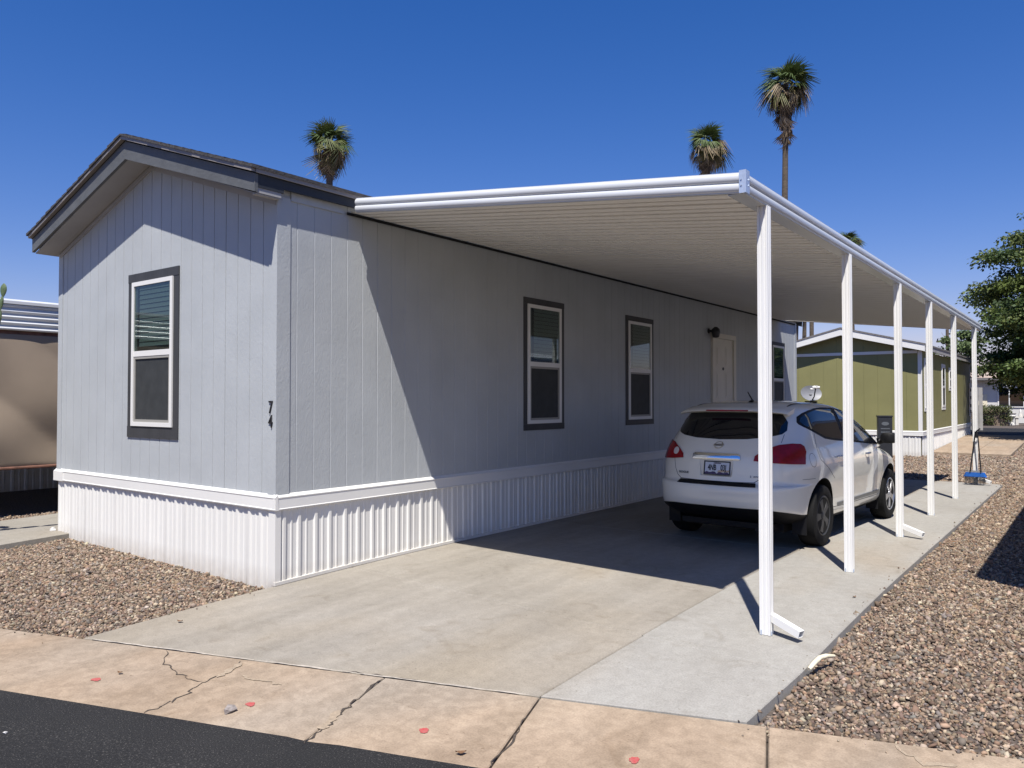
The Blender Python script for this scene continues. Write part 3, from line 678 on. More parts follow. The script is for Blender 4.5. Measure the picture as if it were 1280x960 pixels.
for i in range(npan): link('roof_pan', pme, cp, loc=(0, YF + 0.04 + i * pw, 0))
# rolled fascia: two half-round bulges, lip under
FP = [(0.0, -0.002), (0.014, 0.0)]
for c, r in ((0.036, 0.030), (0.100, 0.030)):
    for i in range(7):
        a = -math.pi / 2 + math.pi * i / 6; FP.append((0.014 + 0.016 * math.cos(a), c + r * math.sin(a)))
FP += [(0.010, 0.134), (0.010, 0.142), (0.0, 0.142)]
def fascia(p0, p1, out, name, m='fascia_metal'):
    p0, p1, o_ = Vector(p0), Vector(p1), Vector(out); q = MB(); n = len(FP)
    for p in (p0, p1):
        for d, z in FP: q.v.append(tuple(p + o_ * d + Vector((0, 0, z))))
        for d, z in FP: q.v.append(tuple(p + o_ * (d - 0.012) + Vector((0, 0, z))))
    for i in range(n - 1):
        q.face((i, i + 1, 2 * n + i + 1, 2 * n + i)); q.face((n + i, 3 * n + i, 3 * n + i + 1, n + i + 1))
    for b in (0, 2 * n):
        for i in range(n - 1): q.face((b + i, b + n + i, b + n + i + 1, b + i + 1))
    q.face((n - 1, 2 * n - 1, 4 * n - 1, 3 * n - 1)); q.face((0, 2 * n, 3 * n, n))
    return obj(name, q, m, cp, smooth=50)
ZO = zu(XO - 0.03) - 0.002
fascia((0.17, YF, zu(0.17) - 0.014), (XO - 0.03, YF, ZO), (0, -1, 0), 'front_fascia')
fascia((XO - 0.03, YF + 0.003, ZO), (XO - 0.03, YE, ZO), (1, 0, 0), 'gutter_fascia')
fascia((0.17, YE, zu(0.17) - 0.014), (XO - 0.03, YE, ZO), (0, 1, 0), 'back_fascia', 'soffit_paint')  # beige back face; the darker soffit colour carries its shade
boxo('gutter_tray', (XO - 0.135, YF + 0.004, ZO - 0.0005), (XO - 0.0295, YE - 0.004, ZO + 0.0035), 'fascia_metal', cp)
boxo('gutter_tray', (XO - 0.138, YF + 0.004, ZO + 0.0), (XO - 0.1355, YE - 0.004, ZO + 0.012), 'fascia_metal', cp)
q = MB(); q.box((XO - 0.045, YF - 0.034, ZO - 0.004), (XO + 0.0035, YF - 0.0305, ZO + 0.152)); q.box((XO + 0.0005, YF - 0.0303, ZO - 0.004), (XO + 0.0037, YF + 0.035, ZO + 0.152))
for zz_ in (0.05, 0.09):
    q.lathe([(0.006, 0), (0.006, 0.004)], (XO - 0.03, YF - 0.039, ZO + zz_), 'y', 8); q.lathe([(0.006, 0), (0.006, 0.004)], (XO + 0.0037, YF + 0.018, ZO + zz_), 'x', 8)
obj('corner_bracket', q, 'galvanised_bracket', cp)
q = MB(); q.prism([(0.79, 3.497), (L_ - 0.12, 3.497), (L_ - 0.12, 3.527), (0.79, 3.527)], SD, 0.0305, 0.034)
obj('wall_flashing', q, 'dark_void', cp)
# fluted square posts
hs = 0.038
def flute():
    side = [(-hs, -hs), (-0.023, -hs), (-0.019, -hs + 0.007), (-0.009, -hs + 0.007), (-0.005, -hs), (0.008, -hs), (0.012, -hs + 0.007), (0.020, -hs + 0.007), (0.024, -hs)]
    out = []
    for k in range(4):
        a = k * math.pi / 2
        out += [(x * math.cos(a) - y * math.sin(a), x * math.sin(a) + y * math.cos(a)) for x, y in side]
    return out
FL = flute(); PX = 4.058
post_y = [1.245, 3.57, 5.94, 8.11, 10.45, 13.15]
for y in post_y:
    q = MB(); n = len(FL); zb = G(PX, y) + 0.006
    for z in (zb, ZO - 0.001): q.v += [(PX + a, y + b, z) for a, b in FL]
    for i in range(n): q.face((i, (i + 1) % n, n + (i + 1) % n, n + i))
    q.face(tuple(range(n))); q.face(tuple(range(n, 2 * n)))
    po = obj('post', q, 'carport_white', cp)
    boxo('base_clip', (PX - 0.030, y - hs - 0.006, zb), (PX - 0.020, y - hs - 0.001, zb + 0.035), 'galvanised_bracket', po); boxo('base_clip', (PX + hs, y - 0.02, zb), (PX + hs + 0.006, y - 0.005, zb + 0.028), 'galvanised_bracket', po)
for y in (1.245, 5.94, 13.15):                              # gutter outlets kick out at the foot
    zb = G(PX, y); a = Vector((PX + 0.045, y + 0.015, zb + 0.125)); b = Vector((PX + 0.26, y - 0.055, zb + 0.062)); d = (b - a).normalized()
    sx = d.cross(Vector((0, 0, 1))).normalized() * 0.027; sz = sx.cross(d).normalized() * 0.026
    q = MB(); P = []
    for p in (a - d * 0.02, b):
        for (u, v) in ((-1, -1), (1, -1), (1, 1), (-1, 1)): P.append(p + sx * u + sz * v)
    for p in (b, b - d * 0.05):
        for (u, v) in ((-1, -1), (1, -1), (1, 1), (-1, 1)): P.append(p + sx * u * 0.85 + sz * v * 0.85)
    q.add(P, [(0, 1, 5, 4), (1, 2, 6, 5), (2, 3, 7, 6), (3, 0, 4, 7), (0, 3, 2, 1), (4, 5, 9, 8), (5, 6, 10, 9), (6, 7, 11, 10), (7, 4, 8, 11), (8, 9, 13, 12), (9, 10, 14, 13), (10, 11, 15, 14), (11, 8, 12, 15)])
    q.add(P[12:16], [(0, 1, 2, 3)], 1)
    obj('downspout', q, ['carport_white', 'dark_void'], cp, recalc=False)

# ------------------------------------------------------------------ the parked white car
CAR_RZ = R(-3.283)
car = thing('parked_car', 'white five door crossover car parked nose in under the carport, seen from behind', 'car', (2.612, 4.817, 0.0), CAR_RZ)
def pchip(T):
    x = np.array([a for a, _ in T]); y = np.array([b for _, b in T]); h = np.diff(x); d = np.diff(y) / h
    m = np.zeros(len(x))
    for i in range(1, len(x) - 1):
        if d[i - 1] * d[i] > 0:
            w1, w2 = 2 * h[i] + h[i - 1], h[i] + 2 * h[i - 1]; m[i] = (w1 + w2) / (w1 / d[i - 1] + w2 / d[i])
    m[0], m[-1] = d[0], d[-1]
    def f(v):
        v = min(max(v, x[0]), x[-1]); i = int(min(max(np.searchsorted(x, v) - 1, 0), len(x) - 2)); t = (v - x[i]) / h[i]
        return (2 * t ** 3 - 3 * t * t + 1) * y[i] + (t ** 3 - 2 * t * t + t) * h[i] * m[i] + (-2 * t ** 3 + 3 * t * t) * y[i + 1] + (t ** 3 - t * t) * h[i] * m[i + 1]
    return f
wz = pchip([(.28, .80), (.36, .85), (.46, .862), (.60, .875), (.75, .892), (.88, .898), (.97, .888), (1.04, .872), (1.10, .858), (1.16, .838), (1.3, .790), (1.45, .738), (1.53, .700), (1.575, .655), (1.605, .58), (1.625, .48), (1.64, .34), (1.648, .20)])
rz_ = pchip([(.28, -.58), (.36, -.74), (.44, -.895), (.475, -.938), (.56, -.955), (.66, -.953), (.705, -.940), (.725, -.905), (.745, -.888), (.80, -.880), (.95, -.862), (1.02, -.848), (1.10, -.808), (1.2, -.738), (1.3, -.660), (1.48, -.515), (1.54, -.472), (1.575, -.42), (1.605, -.33), (1.625, -.18), (1.64, .05), (1.648, .25)])
fz = pchip([(.28, 3.40), (.4, 3.6), (.55, 3.69), (.7, 3.67), (.8, 3.56), (.88, 3.37), (.93, 3.18), (.98, 2.98), (1.02, 2.82), (1.06, 2.68), (1.12, 2.54), (1.2, 2.40), (1.35, 2.08), (1.5, 1.70), (1.56, 1.48), (1.6, 1.24), (1.625, .88), (1.64, .66), (1.648, .45)])
def half(z, n=22):
    w_, r_, f_ = wz(z), rz_(z), fz(z); L = f_ - r_
    ar = min(0.80, 0.45 * L); af = min(0.95 if z < 1.03 else 0.58, 0.5 * L); nr = 3.35 if z < 0.72 else 3.05; nf = 2.5
    P = []
    for i in range(n + 1):
        t = math.pi / 2 * i / n; t = t * 0.999
        P.append((w_ * math.sin(t) ** (2 / nr), r_ + ar * (1 - math.cos(t) ** (2 / nr))))
    for i in range(1, 9): P.append((w_, r_ + ar + (L - ar - af) * i / 9))
    for i in range(n + 1):
        t = math.pi / 2 * i / n
        P.append((w_ * math.cos(t) ** (2 / nf), f_ - af * (1 - math.sin(t) ** (2 / nf))))
    # plan taper: shoulders pull in a little towards the tail and nose
    return [(x * (1 - 0.030 * max(0, (0.3 - y)) ** 1.5 - 0.012 * max(0, y - 2.2) ** 2), y) for x, y in P]
_hc = {}
def halfc(z):
    k = round(z, 4)
    if k not in _hc: _hc[k] = np.array(half(k, 40))
    return _hc[k]
zl = [.28, .30, .33, .36, .40, .44, .475, .50, .54, .58, .62, .66, .69, .705, .712, .719, .726, .735, .748, .77, .80, .83, .86, .89, .91, .93, .95, .97, .99, 1.01, 1.03, 1.05, 1.07, 1.09, 1.11, 1.13, 1.16, 1.20, 1.24, 1.28, 1.32, 1.36, 1.40, 1.44, 1.47, 1.50, 1.52, 1.54, 1.555, 1.57, 1.582, 1.594, 1.604, 1.613, 1.621, 1.628, 1.634, 1.639, 1.643, 1.646, 1.648]
cb = MB(); rings = []
for z in zl:
    h_ = half(z); ring = h_ + [(-x, y) for x, y in h_[::-1][1:-1]]; b = len(cb.v)
    for x, y in ring:
        crown = 0.0
        if y < -.3: crown = -.075 * min(1, max(0, (y + .90) / .42)) * max(0, 1 - abs(z - .475) / .17)
        cb.v.append((x, y, z + crown))
    rings.append((b, len(ring)))
n_ = rings[0][1]
for (b0, _), (b1, _), z0, z1 in zip(rings[:-1], rings[1:], zl[:-1], zl[1:]):
    for k in range(n_):
        ids = (b0 + k, b0 + (k + 1) % n_, b1 + (k + 1) % n_, b1 + k)
        yy = sum(cb.v[i][1] for i in ids) / 4
        cb.face(ids, 1 if (z1 <= 0.476 and (yy < -0.30 or yy > 3.0)) or z1 <= .301 else 0)
cb.face(tuple(range(n_))[::-1], 1); b1 = rings[-1][0]; cb.face(tuple(range(b1, b1 + n_)), 0)
bme = cb.mesh('body', ['car_white', 'car_black_plastic'])
body = link('body', bme, car)
cut = MB()
for s_ in (-1, 1):
    for yc in (0.0, 2.70):
        nn = 40
        for x in (s_ * 0.60, s_ * 1.1):
            for k in range(nn):
                a = 2 * math.pi * k / nn; cut.v.append((x, yc + 0.405 * math.cos(a), 0.365 + 0.405 * math.sin(a)))
        b = len(cut.v) - 2 * nn
        for k in range(nn): cut.face((b + k, b + (k + 1) % nn, b + nn + (k + 1) % nn, b + nn + k), 1)
        cut.face(tuple(range(b, b + nn)), 1); cut.face(tuple(range(b + nn, b + 2 * nn)), 1)
# shallow number-plate pocket
A = [(-0.31, 1.0), (0.31, 1.0), (0.245, 0.785), (-0.245, 0.785)]; Bq = [(-0.20, 0.985), (0.20, 0.985), (0.175, 0.805), (-0.175, 0.805)]
cut.add([(x, -1.0, z) for x, z in A] + [(x, -0.8495, z) for x, z in Bq], [(0, 1, 2, 3), (7, 6, 5, 4), (0, 4, 5, 1), (1, 5, 6, 2), (2, 6, 7, 3), (3, 7, 4, 0)], 0)
cme = cut.mesh('cutter', ['car_white', 'car_black_plastic']); co = link('cutter', cme)
md = body.modifiers.new('cut', 'BOOLEAN'); md.object = co; md.operation = 'DIFFERENCE'; md.solver = 'EXACT'; md.use_self = True
co.matrix_world = Matrix.Translation((2.612, 4.817, 0)) @ Matrix.Rotation(CAR_RZ, 4, 'Z')
dg = bpy.context.evaluated_depsgraph_get(); dg.update()
nm = bpy.data.meshes.new_from_object(body.evaluated_get(dg)); body.modifiers.clear(); body.data = nm; bpy.data.objects.remove(co)
nm.polygons.foreach_set('use_smooth', [True] * len(nm.polygons)); nm.set_sharp_from_angle(angle=R(38))

def rear_pt(s, z):
    """point of the skin at arc length s from the tail centreline"""
    H = halfc(z); d = np.concatenate([[0], np.cumsum(np.hypot(*np.diff(H, axis=0).T))]); a = abs(s)
    x = np.interp(a, d, H[:, 0]); y = np.interp(a, d, H[:, 1]); return np.array([math.copysign(x, s) if s else 0.0, y, z])
def rearx(x, z):
    H = halfc(z)[:41]; return np.array([x, np.interp(abs(x), H[:, 0], H[:, 1]), z])
def side_pt(y, z, sg=1):
    H = halfc(z); return np.array([sg * np.interp(y, H[:, 1], H[:, 0]), y, z])
def patch(outline, fn, off, grid=0.035, lip=0.012, flip=False, m=0, q=None):
    """thin panel that follows the car's skin inside a 2-D outline"""
    q = q or MB(); pts = []
    for i in range(len(outline)):
        a, b = outline[i], outline[(i + 1) % len(outline)]; L = math.hypot(b[0] - a[0], b[1] - a[1]); k = max(1, int(L / grid))
        pts += [(a[0] + (b[0] - a[0]) * j / k, a[1] + (b[1] - a[1]) * j / k) for j in range(k)]
    nb_ = len(pts); P = list(pts)
    def inside(x, y):
        c = False; j = nb_ - 1
        for i in range(nb_):
            if (pts[i][1] > y) != (pts[j][1] > y) and x < (pts[j][0] - pts[i][0]) * (y - pts[i][1]) / (pts[j][1] - pts[i][1]) + pts[i][0]: c = not c
            j = i
        return c
    x0, x1 = min(p[0] for p in pts), max(p[0] for p in pts); y0, y1 = min(p[1] for p in pts), max(p[1] for p in pts)
    x = x0 + grid / 2
    while x < x1:
        y = y0 + grid / 2
        while y < y1:
            if inside(x, y) and min((px - x) ** 2 + (py - y) ** 2 for px, py in pts) > (grid * 0.4) ** 2: P.append((x, y))
            y += grid
        x += grid
    r = delaunay_2d_cdt([Vector(p) for p in P], [(i, (i + 1) % nb_) for i in range(nb_)], [], 1, 1e-6)
    V, Fs = r[0], r[2]; b = len(q.v); N3 = []
    for v in V:
        p = fn(v.x, v.y); e = 0.004; du = fn(v.x + e, v.y) - fn(v.x - e, v.y); dv = fn(v.x, v.y + e) - fn(v.x, v.y - e)
        n = np.cross(du, dv); n /= np.linalg.norm(n) + 1e-12
        if flip: n = -n
        N3.append(n); q.v.append(tuple(p + n * off))
    for f in Fs: q.face(tuple(b + i for i in f), m)
    c = len(q.v)
    for i in range(nb_): q.v.append(tuple(np.array(q.v[b + i]) - N3[i] * lip))
    for i in range(nb_): q.face((b + i, b + (i + 1) % nb_, c + (i + 1) % nb_, c + i), m)
    return q
def carp(name, outline, fn, off, m, flip=False, parent=None, smooth=40, **k):
    return obj(name, patch(outline, fn, off, flip=flip, **k), m, parent or car, smooth=smooth)
def seam(pts, fn, wd, off=0.0012, flip=False):
    q = MB()
    P = []
    for a, b in zip(pts[:-1], pts[1:]):
        L = math.hypot(b[0] - a[0], b[1] - a[1]); k = max(1, int(L / 0.03)); P += [(a[0] + (b[0] - a[0]) * j / k, a[1] + (b[1] - a[1]) * j / k) for j in range(k)]
    P.append(pts[-1])
    for i, p in enumerate(P):
        a = P[max(i - 1, 0)]; b = P[min(i + 1, len(P) - 1)]; dx, dy = b[0] - a[0], b[1] - a[1]; L = math.hypot(dx, dy)
        for sg in (-1, 1):
            u, v = p[0] - dy / L * wd * sg, p[1] + dx / L * wd * sg; e = 0.004
            n = np.cross(fn(u + e, v) - fn(u - e, v), fn(u, v + e) - fn(u, v - e)); n /= np.linalg.norm(n)
            q.v.append(tuple(fn(u, v) + n * off * (-1 if flip else 1)))
    for i in range(len(P) - 1): q.face((2 * i, 2 * i + 1, 2 * i + 3, 2 * i + 2))
    return q
# normals: rear patches in (x,z) have du x dv pointing backwards (-y); side +x patches in (y,z) point outwards
gl = [(0, 1.205), (.30, 1.215), (.52, 1.24), (.66, 1.272), (.705, 1.31), (.69, 1.40), (.60, 1.492), (.30, 1.505), (0, 1.508)]
gl = gl + [(-x, z) for x, z in gl[::-1][1:-1]]
carp('rear_window', gl, rear_pt, 0.004, 'car_glass', grid=0.05)
def lamp(sg):
    o = [(.425, .985), (.432, 1.035), (.50, 1.085), (.60, 1.135), (.66, 1.155), (.80, 1.168), (.92, 1.162), (.985, 1.135), (1.025, 1.08), (1.02, .948), (.80, .956), (.60, .968)]
    return [(sg * a, b) for a, b in (o if sg > 0 else o[::-1])]
for sg in (1, -1):
    tl = carp('tail_lamp', lamp(sg), rear_pt, 0.014, 'lens_red', lip=0.02)
    c0 = [(0.545 + 0.045 * math.cos(a), 1.055 + 0.040 * math.sin(a)) for a in [2 * math.pi * i / 16 for i in range(16)]]
    carp('reversing_lens', [(sg * a, b) for a, b in (c0 if sg > 0 else c0[::-1])], rear_pt, 0.0165, 'lens_clear', parent=tl, grid=0.03, lip=0.004)
# hatch seams
for sg in (1, -1):
    obj('hatch_seam', seam([(sg * .685, 1.27), (sg * .675, 1.18)], rear_pt, 0.003), 'gap_dark', car)
    obj('hatch_seam', seam([(sg * .565, .972), (sg * .535, .86), (sg * .495, .79), (sg * .445, .757)], rear_pt, 0.003), 'gap_dark', car)
carp('bumper_pad', [(-.455, .706), (.475, .706), (.455, .742), (-.44, .742)], rear_pt, 0.010, 'car_black_plastic')
obj('hatch_seam', seam([(-.45, .752), (-.2, .746), (.2, .746), (.45, .752)], rear_pt, 0.0035), 'gap_dark', car)
q = patch([(-.285, .995), (-.27, .985), (.27, .985), (.285, .995), (.28, 1.035), (.25, 1.048), (-.25, 1.048), (-.28, 1.035)], rear_pt, 0.022, lip=0.03)
for i in range(len(q.v)):
    x, y, z = q.v[i]; q.v[i] = (x, y - 0.010 * max(0, 1 - ((z - 1.017) / 0.032) ** 2), z)
obj('hatch_handle', q, 'chrome', car, smooth=60)
# emblem: ring with a bar and lettering
em = MB(); ey = rear_pt(0, 1.142)[1]; tilt = math.atan2(0.10, 0.145)
def emb(x, z, d): return (x, ey + (z) * math.sin(tilt) - d * math.cos(tilt), 1.142 + z * math.cos(tilt) + d * 0.3)
nn = 28
for r0, r1 in ((0.043, 0.055),):
    b = len(em.v)
    for r, d in ((r1, 0.0), (r1, 0.010), (r0, 0.010), (r0, 0.0)):
        for k in range(nn): a = 2 * math.pi * k / nn; em.v.append(emb(r * math.cos(a), r * 0.88 * math.sin(a), d))
    for j in range(3):
        for k in range(nn): em.face((b + j * nn + k, b + j * nn + (k + 1) % nn, b + (j + 1) * nn + (k + 1) % nn, b + (j + 1) * nn + k))
em.prism([(-.06, -.012), (.06, -.012), (.06, .012), (-.06, .012)], emb, 0.002, 0.013)
eo = obj('emblem', em, 'chrome', car, smooth=40)
def lettering(txt, size, x, z, d, m, parent, sx=1.0, bold=True, name='lettering', ywl=None):
    p = rear_pt(x, z); n = rear_pt(x + .02, z) - rear_pt(x - .02, z); yaw = math.atan2(n[1], n[0])
    o = link(name, text_mesh(txt, size, 0.0012, m, bold), parent)
    y = p[1] if ywl is None else ywl
    v = rear_pt(x, z + .01) - rear_pt(x, z - .01); til = math.atan2(v[1], v[2])
    o.rotation_euler = (R(90) - til, 0, yaw); o.location = (x, y - d, z); o.scale = (sx, 1, 1); return o
lettering('NISSAN', 0.022, 0, 1.142, 0.0155, 'badge_grey', eo, 1.2)
lettering('ROGUE', 0.036, -.40, .822, 0.004, 'badge_grey', car, 1.15, name='badge')
lettering('S', 0.032, .40, .815, 0.004, 'badge_grey', car, name='badge'); lettering('AWD', 0.026, .465, .815, 0.006, 'badge_grey', car, 1.2, name='badge')
# number plate
pl = MB(); PC = (0.015, 0.890); pw_, ph = 0.158, 0.077; py = -0.862
pt = 0.03
def plf(x, z, d): return (PC[0] + x, py + z * 0.18 - d, PC[1] + z)
pl.prism([(-pw_, -ph), (pw_, -ph), (pw_, ph), (-pw_, ph)], plf, -0.012, 0.004)
plate = obj('number_plate', pl, 'plate_white', car)
q = MB()
for a in ((-pw_, -ph, -pw_ + .012, ph), (pw_ - .012, -ph, pw_, ph), (-pw_ + .012, -ph, pw_ - .012, -ph + .010), (-pw_ + .012, ph - .012, pw_ - .012, ph)):
    q.prism([(a[0], a[1]), (a[2], a[1]), (a[2], a[3]), (a[0], a[3])], plf, 0.0042, 0.010)
obj('plate_frame', q, 'lamp_black', plate)
q = MB(); hz = [(-.146, -.066)] + [(-.146 + .292 * i / 12, -.050 + 0.012 * math.sin(i * 1.9) + (0.010 if i in (2, 3, 5, 9) else 0)) for i in range(13)] + [(.146, -.066)]
q.prism(hz, plf, 0.0041, 0.0052); obj('plate_graphic', q, 'plate_purple', plate)
q = MB(); q.prism([(.0, -.048), (.146, -.040), (.146, -.020), (.02, -.024)], plf, 0.0041, 0.0047); obj('plate_graphic', q, 'plate_sand', plate)
for txt, x, sz in (('4NB', -.060, .076), ('03J', .075, .076)):
    o = link('plate_lettering', text_mesh(txt, sz, 0.001, 'number_black', True), plate); o.rotation_euler = (R(90) - math.atan(.18), 0, 0)
    o.location = (PC[0] + x, py - 0.006, PC[1] + 0.002); o.scale = (0.72, 1.20, 1)
o = link('plate_lettering', text_mesh('ARIZONA', .020, 0.001, 'plate_purple', True), plate); o.rotation_euler = (R(90) - math.atan(.18), 0, 0); o.location = (PC[0], py + .049 * .18 - 0.006, PC[1] + 0.053)
o = link('plate_lettering', text_mesh('♿', .03, 0.001, 'number_black'), plate) if False else None
# tail spoiler with brake lamp
q = MB()
sec = [(-.56, 1.515), (-.585, 1.528), (-.575, 1.545), (-.47, 1.572), (-.36, 1.598), (-.40, 1.54)]
xs_ = [-.655, -.60, -.5, -.3, -.1, .1, .3, .5, .60, .655]
for x in xs_:
    k = (abs(x) / .66) ** 2.4
    for y, z in sec: q.v.append((x, y + 0.135 * k, z - 0.030 * k - (0.012 if abs(x) > .64 else 0)))
ns = len(sec)
for i in range(len(xs_) - 1):
    for j in range(ns): q.face((i * ns + j, i * ns + (j + 1) % ns, (i + 1) * ns + (j + 1) % ns, (i + 1) * ns + j))
q.face(tuple(range(ns))); q.face(tuple(range((len(xs_) - 1) * ns, len(xs_) * ns)))
sp = obj('spoiler', q, 'car_white', car, smooth=50)
q = MB(); q.add([(-.25, -.592, 1.522), (.25, -.592, 1.522), (.25, -.589, 1.537), (-.25, -.589, 1.537), (-.25, -.56, 1.522), (.25, -.56, 1.522), (.25, -.56, 1.537), (-.25, -.56, 1.537)], [(0, 1, 2, 3), (0, 4, 5, 1), (3, 2, 6, 7), (0, 3, 7, 4), (1, 5, 6, 2)])
obj('brake_lamp', q, 'lens_red', sp)
# side glass: dark surround, then each pane
DLO = [(-.27, 1.40), (-.22, 1.46), (-.10, 1.500), (.06, 1.528), (.28, 1.550), (.52, 1.560), (.88, 1.555), (1.3, 1.515), (1.66, 1.425), (1.96, 1.258), (2.15, 1.115), (2.21, 1.060), (1.95, 1.070), (1.3, 1.118), (.90, 1.148), (.55, 1.172), (.25, 1.202), (0.0, 1.275), (-.20, 1.345), (-.26, 1.375)]
RW = [(-.23, 1.405), (-.18, 1.448), (-.06, 1.483), (.10, 1.510), (.30, 1.532), (.82, 1.536), (.86, 1.172), (.55, 1.194), (.27, 1.224), (.01, 1.297), (-.19, 1.366)]
FW = [(.94, 1.530), (1.28, 1.494), (1.63, 1.405), (1.91, 1.245), (2.05, 1.120), (1.93, 1.092), (1.3, 1.140), (.97, 1.163)]
for sg in (1, -1):
    fn = lambda y, z, sg=sg: side_pt(y, z, sg)
    fl = sg < 0
    sw = carp('side_window', DLO, fn, 0.003, 'car_black_plastic', flip=fl, grid=0.06)
    carp('pane', RW, fn, 0.006, 'car_glass', flip=fl, parent=sw, lip=0.003, grid=0.06); carp('pane', FW, fn, 0.006, 'car_glass_front', flip=fl, parent=sw, lip=0.003, grid=0.06)
    for pts in ([(.90, 1.14), (.96, .9), (.95, .55), (.90, .40)], [(2.36, 1.0), (2.36, .8), (2.31, .6), (2.25, .42)], [(-.02, 1.27), (-.10, 1.12), (-.06, .98), (.14, .88), (.37, .74)], [(.42, .40), (.9, .385), (2.25, .385)]):
        obj('door_seam', seam(pts, fn, 0.003, flip=fl), 'gap_dark', car)
    obj('bumper_seam', seam([(-.50, .785), (-.24, .782)], fn, 0.002, flip=fl), 'gap_dark', car)
    carp('rub_strip', [(.55, .405), (2.24, .405), (2.24, .450), (.55, .440)], fn, 0.012, 'badge_grey', flip=fl, grid=0.08)
    if sg > 0:
        fd = [(-.27 + .075 * math.cos(a), .985 + .075 * math.sin(a)) for a in [2 * math.pi * i / 20 for i in range(21)]]
        obj('fuel_flap_seam', seam(fd, fn, 0.0022), 'gap_dark', car)
    for y, z in ((.56, .985), (1.62, .965)):
        p = side_pt(y, z, sg); q = MB()
        q.tube([p + np.array([sg * .004, -.075, 0]), p + np.array([sg * .034, -.05, .003]), p + np.array([sg * .036, .04, .005]), p + np.array([sg * .004, .075, .005])], [.010, .014, .014, .010], 8)
        obj('door_handle', q, 'chrome', car, smooth=50)
    # door mirror
    mv = MB(); cx = sg * 0.985
    sections = [(-.115, .045, .055), (-.10, .095, .070), (-.02, .105, .075), (.06, .085, .060), (.11, .03, .025)]
    for dy, hw, hh in sections:
        for k in range(16):
            a = 2 * math.pi * k / 16; c, s = math.cos(a), math.sin(a)
            mv.v.append((cx + hw * math.copysign(abs(c) ** .7, c), 2.33 + dy, 1.14 + hh * math.copysign(abs(s) ** .7, s)))
    for i in range(len(sections) - 1):
        for k in range(16): mv.face((i * 16 + k, i * 16 + (k + 1) % 16, (i + 1) * 16 + (k + 1) % 16, (i + 1) * 16 + k))
    mv.face(tuple(range(16))); mv.face(tuple(range(64, 80)))
    mv.tube([(sg * .83, 2.30, 1.085), (sg * .95, 2.33, 1.11)], [.045, .03], 8)
    obj('door_mirror', mv, 'car_black_plastic', car, smooth=40)
    # roof ditch strip
    q = MB()
    for i in range(13):
        y = -.30 + i * .105; x = sg * .56; zt = 1.5 + 0.0
        lo, hi = 1.50, 1.647
        for _ in range(30):
            mid = (lo + hi) / 2; xm = abs(side_pt(y, mid)[0])
            if xm > .56: lo = mid
            else: hi = mid
        for dx in (-.012, .012): q.v.append((x + dx, y, lo + 0.006 - 0.02 * dx * sg))
    for i in range(12): q.face((2 * i, 2 * i + 1, 2 * i + 3, 2 * i + 2))
    obj('roof_strip', q, 'car_black_plastic', car)
# antenna
q = MB(); q.tube([(.13, -.20, 1.615), (.13, -.15, 1.645)], [.035, .012], 8); q.tube([(.13, -.16, 1.64), (.115, -.26, 1.745)], [.009, .005], 6)
obj('antenna', q, 'car_black_plastic', car)
# valance, mudflaps, exhaust, underbody
q = MB(); q.box((-.55, -.62, .22), (.55, -.45, .279)); q.box((-.60, -.449, .18), (.60, 3.2, .279)); obj('underbody', q, 'car_black_plastic', car)
q = MB(); q.tube([(.48, -.86, .25), (.48, -.55, .25)], .03, 10); obj('exhaust_pipe', q, 'car_black_plastic', car)
for s_ in (-1, 1):
    for yc in (-.405, 2.29): boxo('mudflap', (s_ * .76 - .08, yc, .17), (s_ * .76 + .075, yc + .012, .42), 'car_black_plastic', car)
# wheels
def tyre_mesh():
    q = MB(); q.lathe([(.215, -.095), (.235, -.108), (.300, -.112), (.332, -.098), (.345, -.075), (.347, 0), (.345, .075), (.332, .098), (.300, .112), (.235, .108), (.215, .095)], (0, 0, 0), 'x', 44)
    return q.mesh('tyre', 'rubber', 30)
def rim_mesh(mname):
    q = MB(); q.lathe([(.222, .085), (.226, .100), (.214, .104), (.200, .090), (.195, .02), (.06, .01), (.06, -.05)], (0, 0, 0), 'x', 36, 0)
    for k in range(5):
        a = 2 * math.pi * k / 5 + .3
        ca, sa = math.cos(a), math.sin(a); P = []
        for r, hw, d0, d1 in ((.03, .040, .04, .094), (.10, .038, .04, .099), (.207, .062, .05, .094)):
            for (u, d) in ((-hw, d0), (hw, d0), (hw * .8, d1), (-hw * .8, d1)): P.append((d, r * ca - u * sa, r * sa + u * ca))
        q.add(P, [(0, 1, 5, 4), (1, 2, 6, 5), (2, 3, 7, 6), (3, 0, 4, 7), (4, 5, 9, 8), (5, 6, 10, 9), (6, 7, 11, 10), (7, 4, 8, 11)])
    q.lathe([(.048, .06), (.048, .100), (.02, .106), (.0, .106)], (0, 0, 0), 'x', 16)
    b = len(q.f); q.lathe([(.196, .012), (.196, .018), (.05, .018)], (0, 0, 0), 'x', 30, 1)
    return q.mesh('rim', [mname, 'car_black_plastic'], 35)
mat('rim_dark', (0.055, 0.057, 0.06), 0.45, metal=0.5)  # rear rims, darker than the front ones
tme, rmes = tyre_mesh(), {0.0: rim_mesh('rim_dark'), 2.70: rim_mesh('alloy')}
for s_ in (1, -1):
    for yc in (0.0, 2.70):
        wh = bpy.data.objects.new('wheel', None); col.objects.link(wh); wh.parent = car; wh.empty_display_size = .1
        wh.location = (s_ * .785, yc, .347); wh.rotation_euler = (0.35 + yc, 0, 0 if s_ > 0 else math.pi)
        link('tyre', tme, wh); link('rim', rmes[yc], wh)

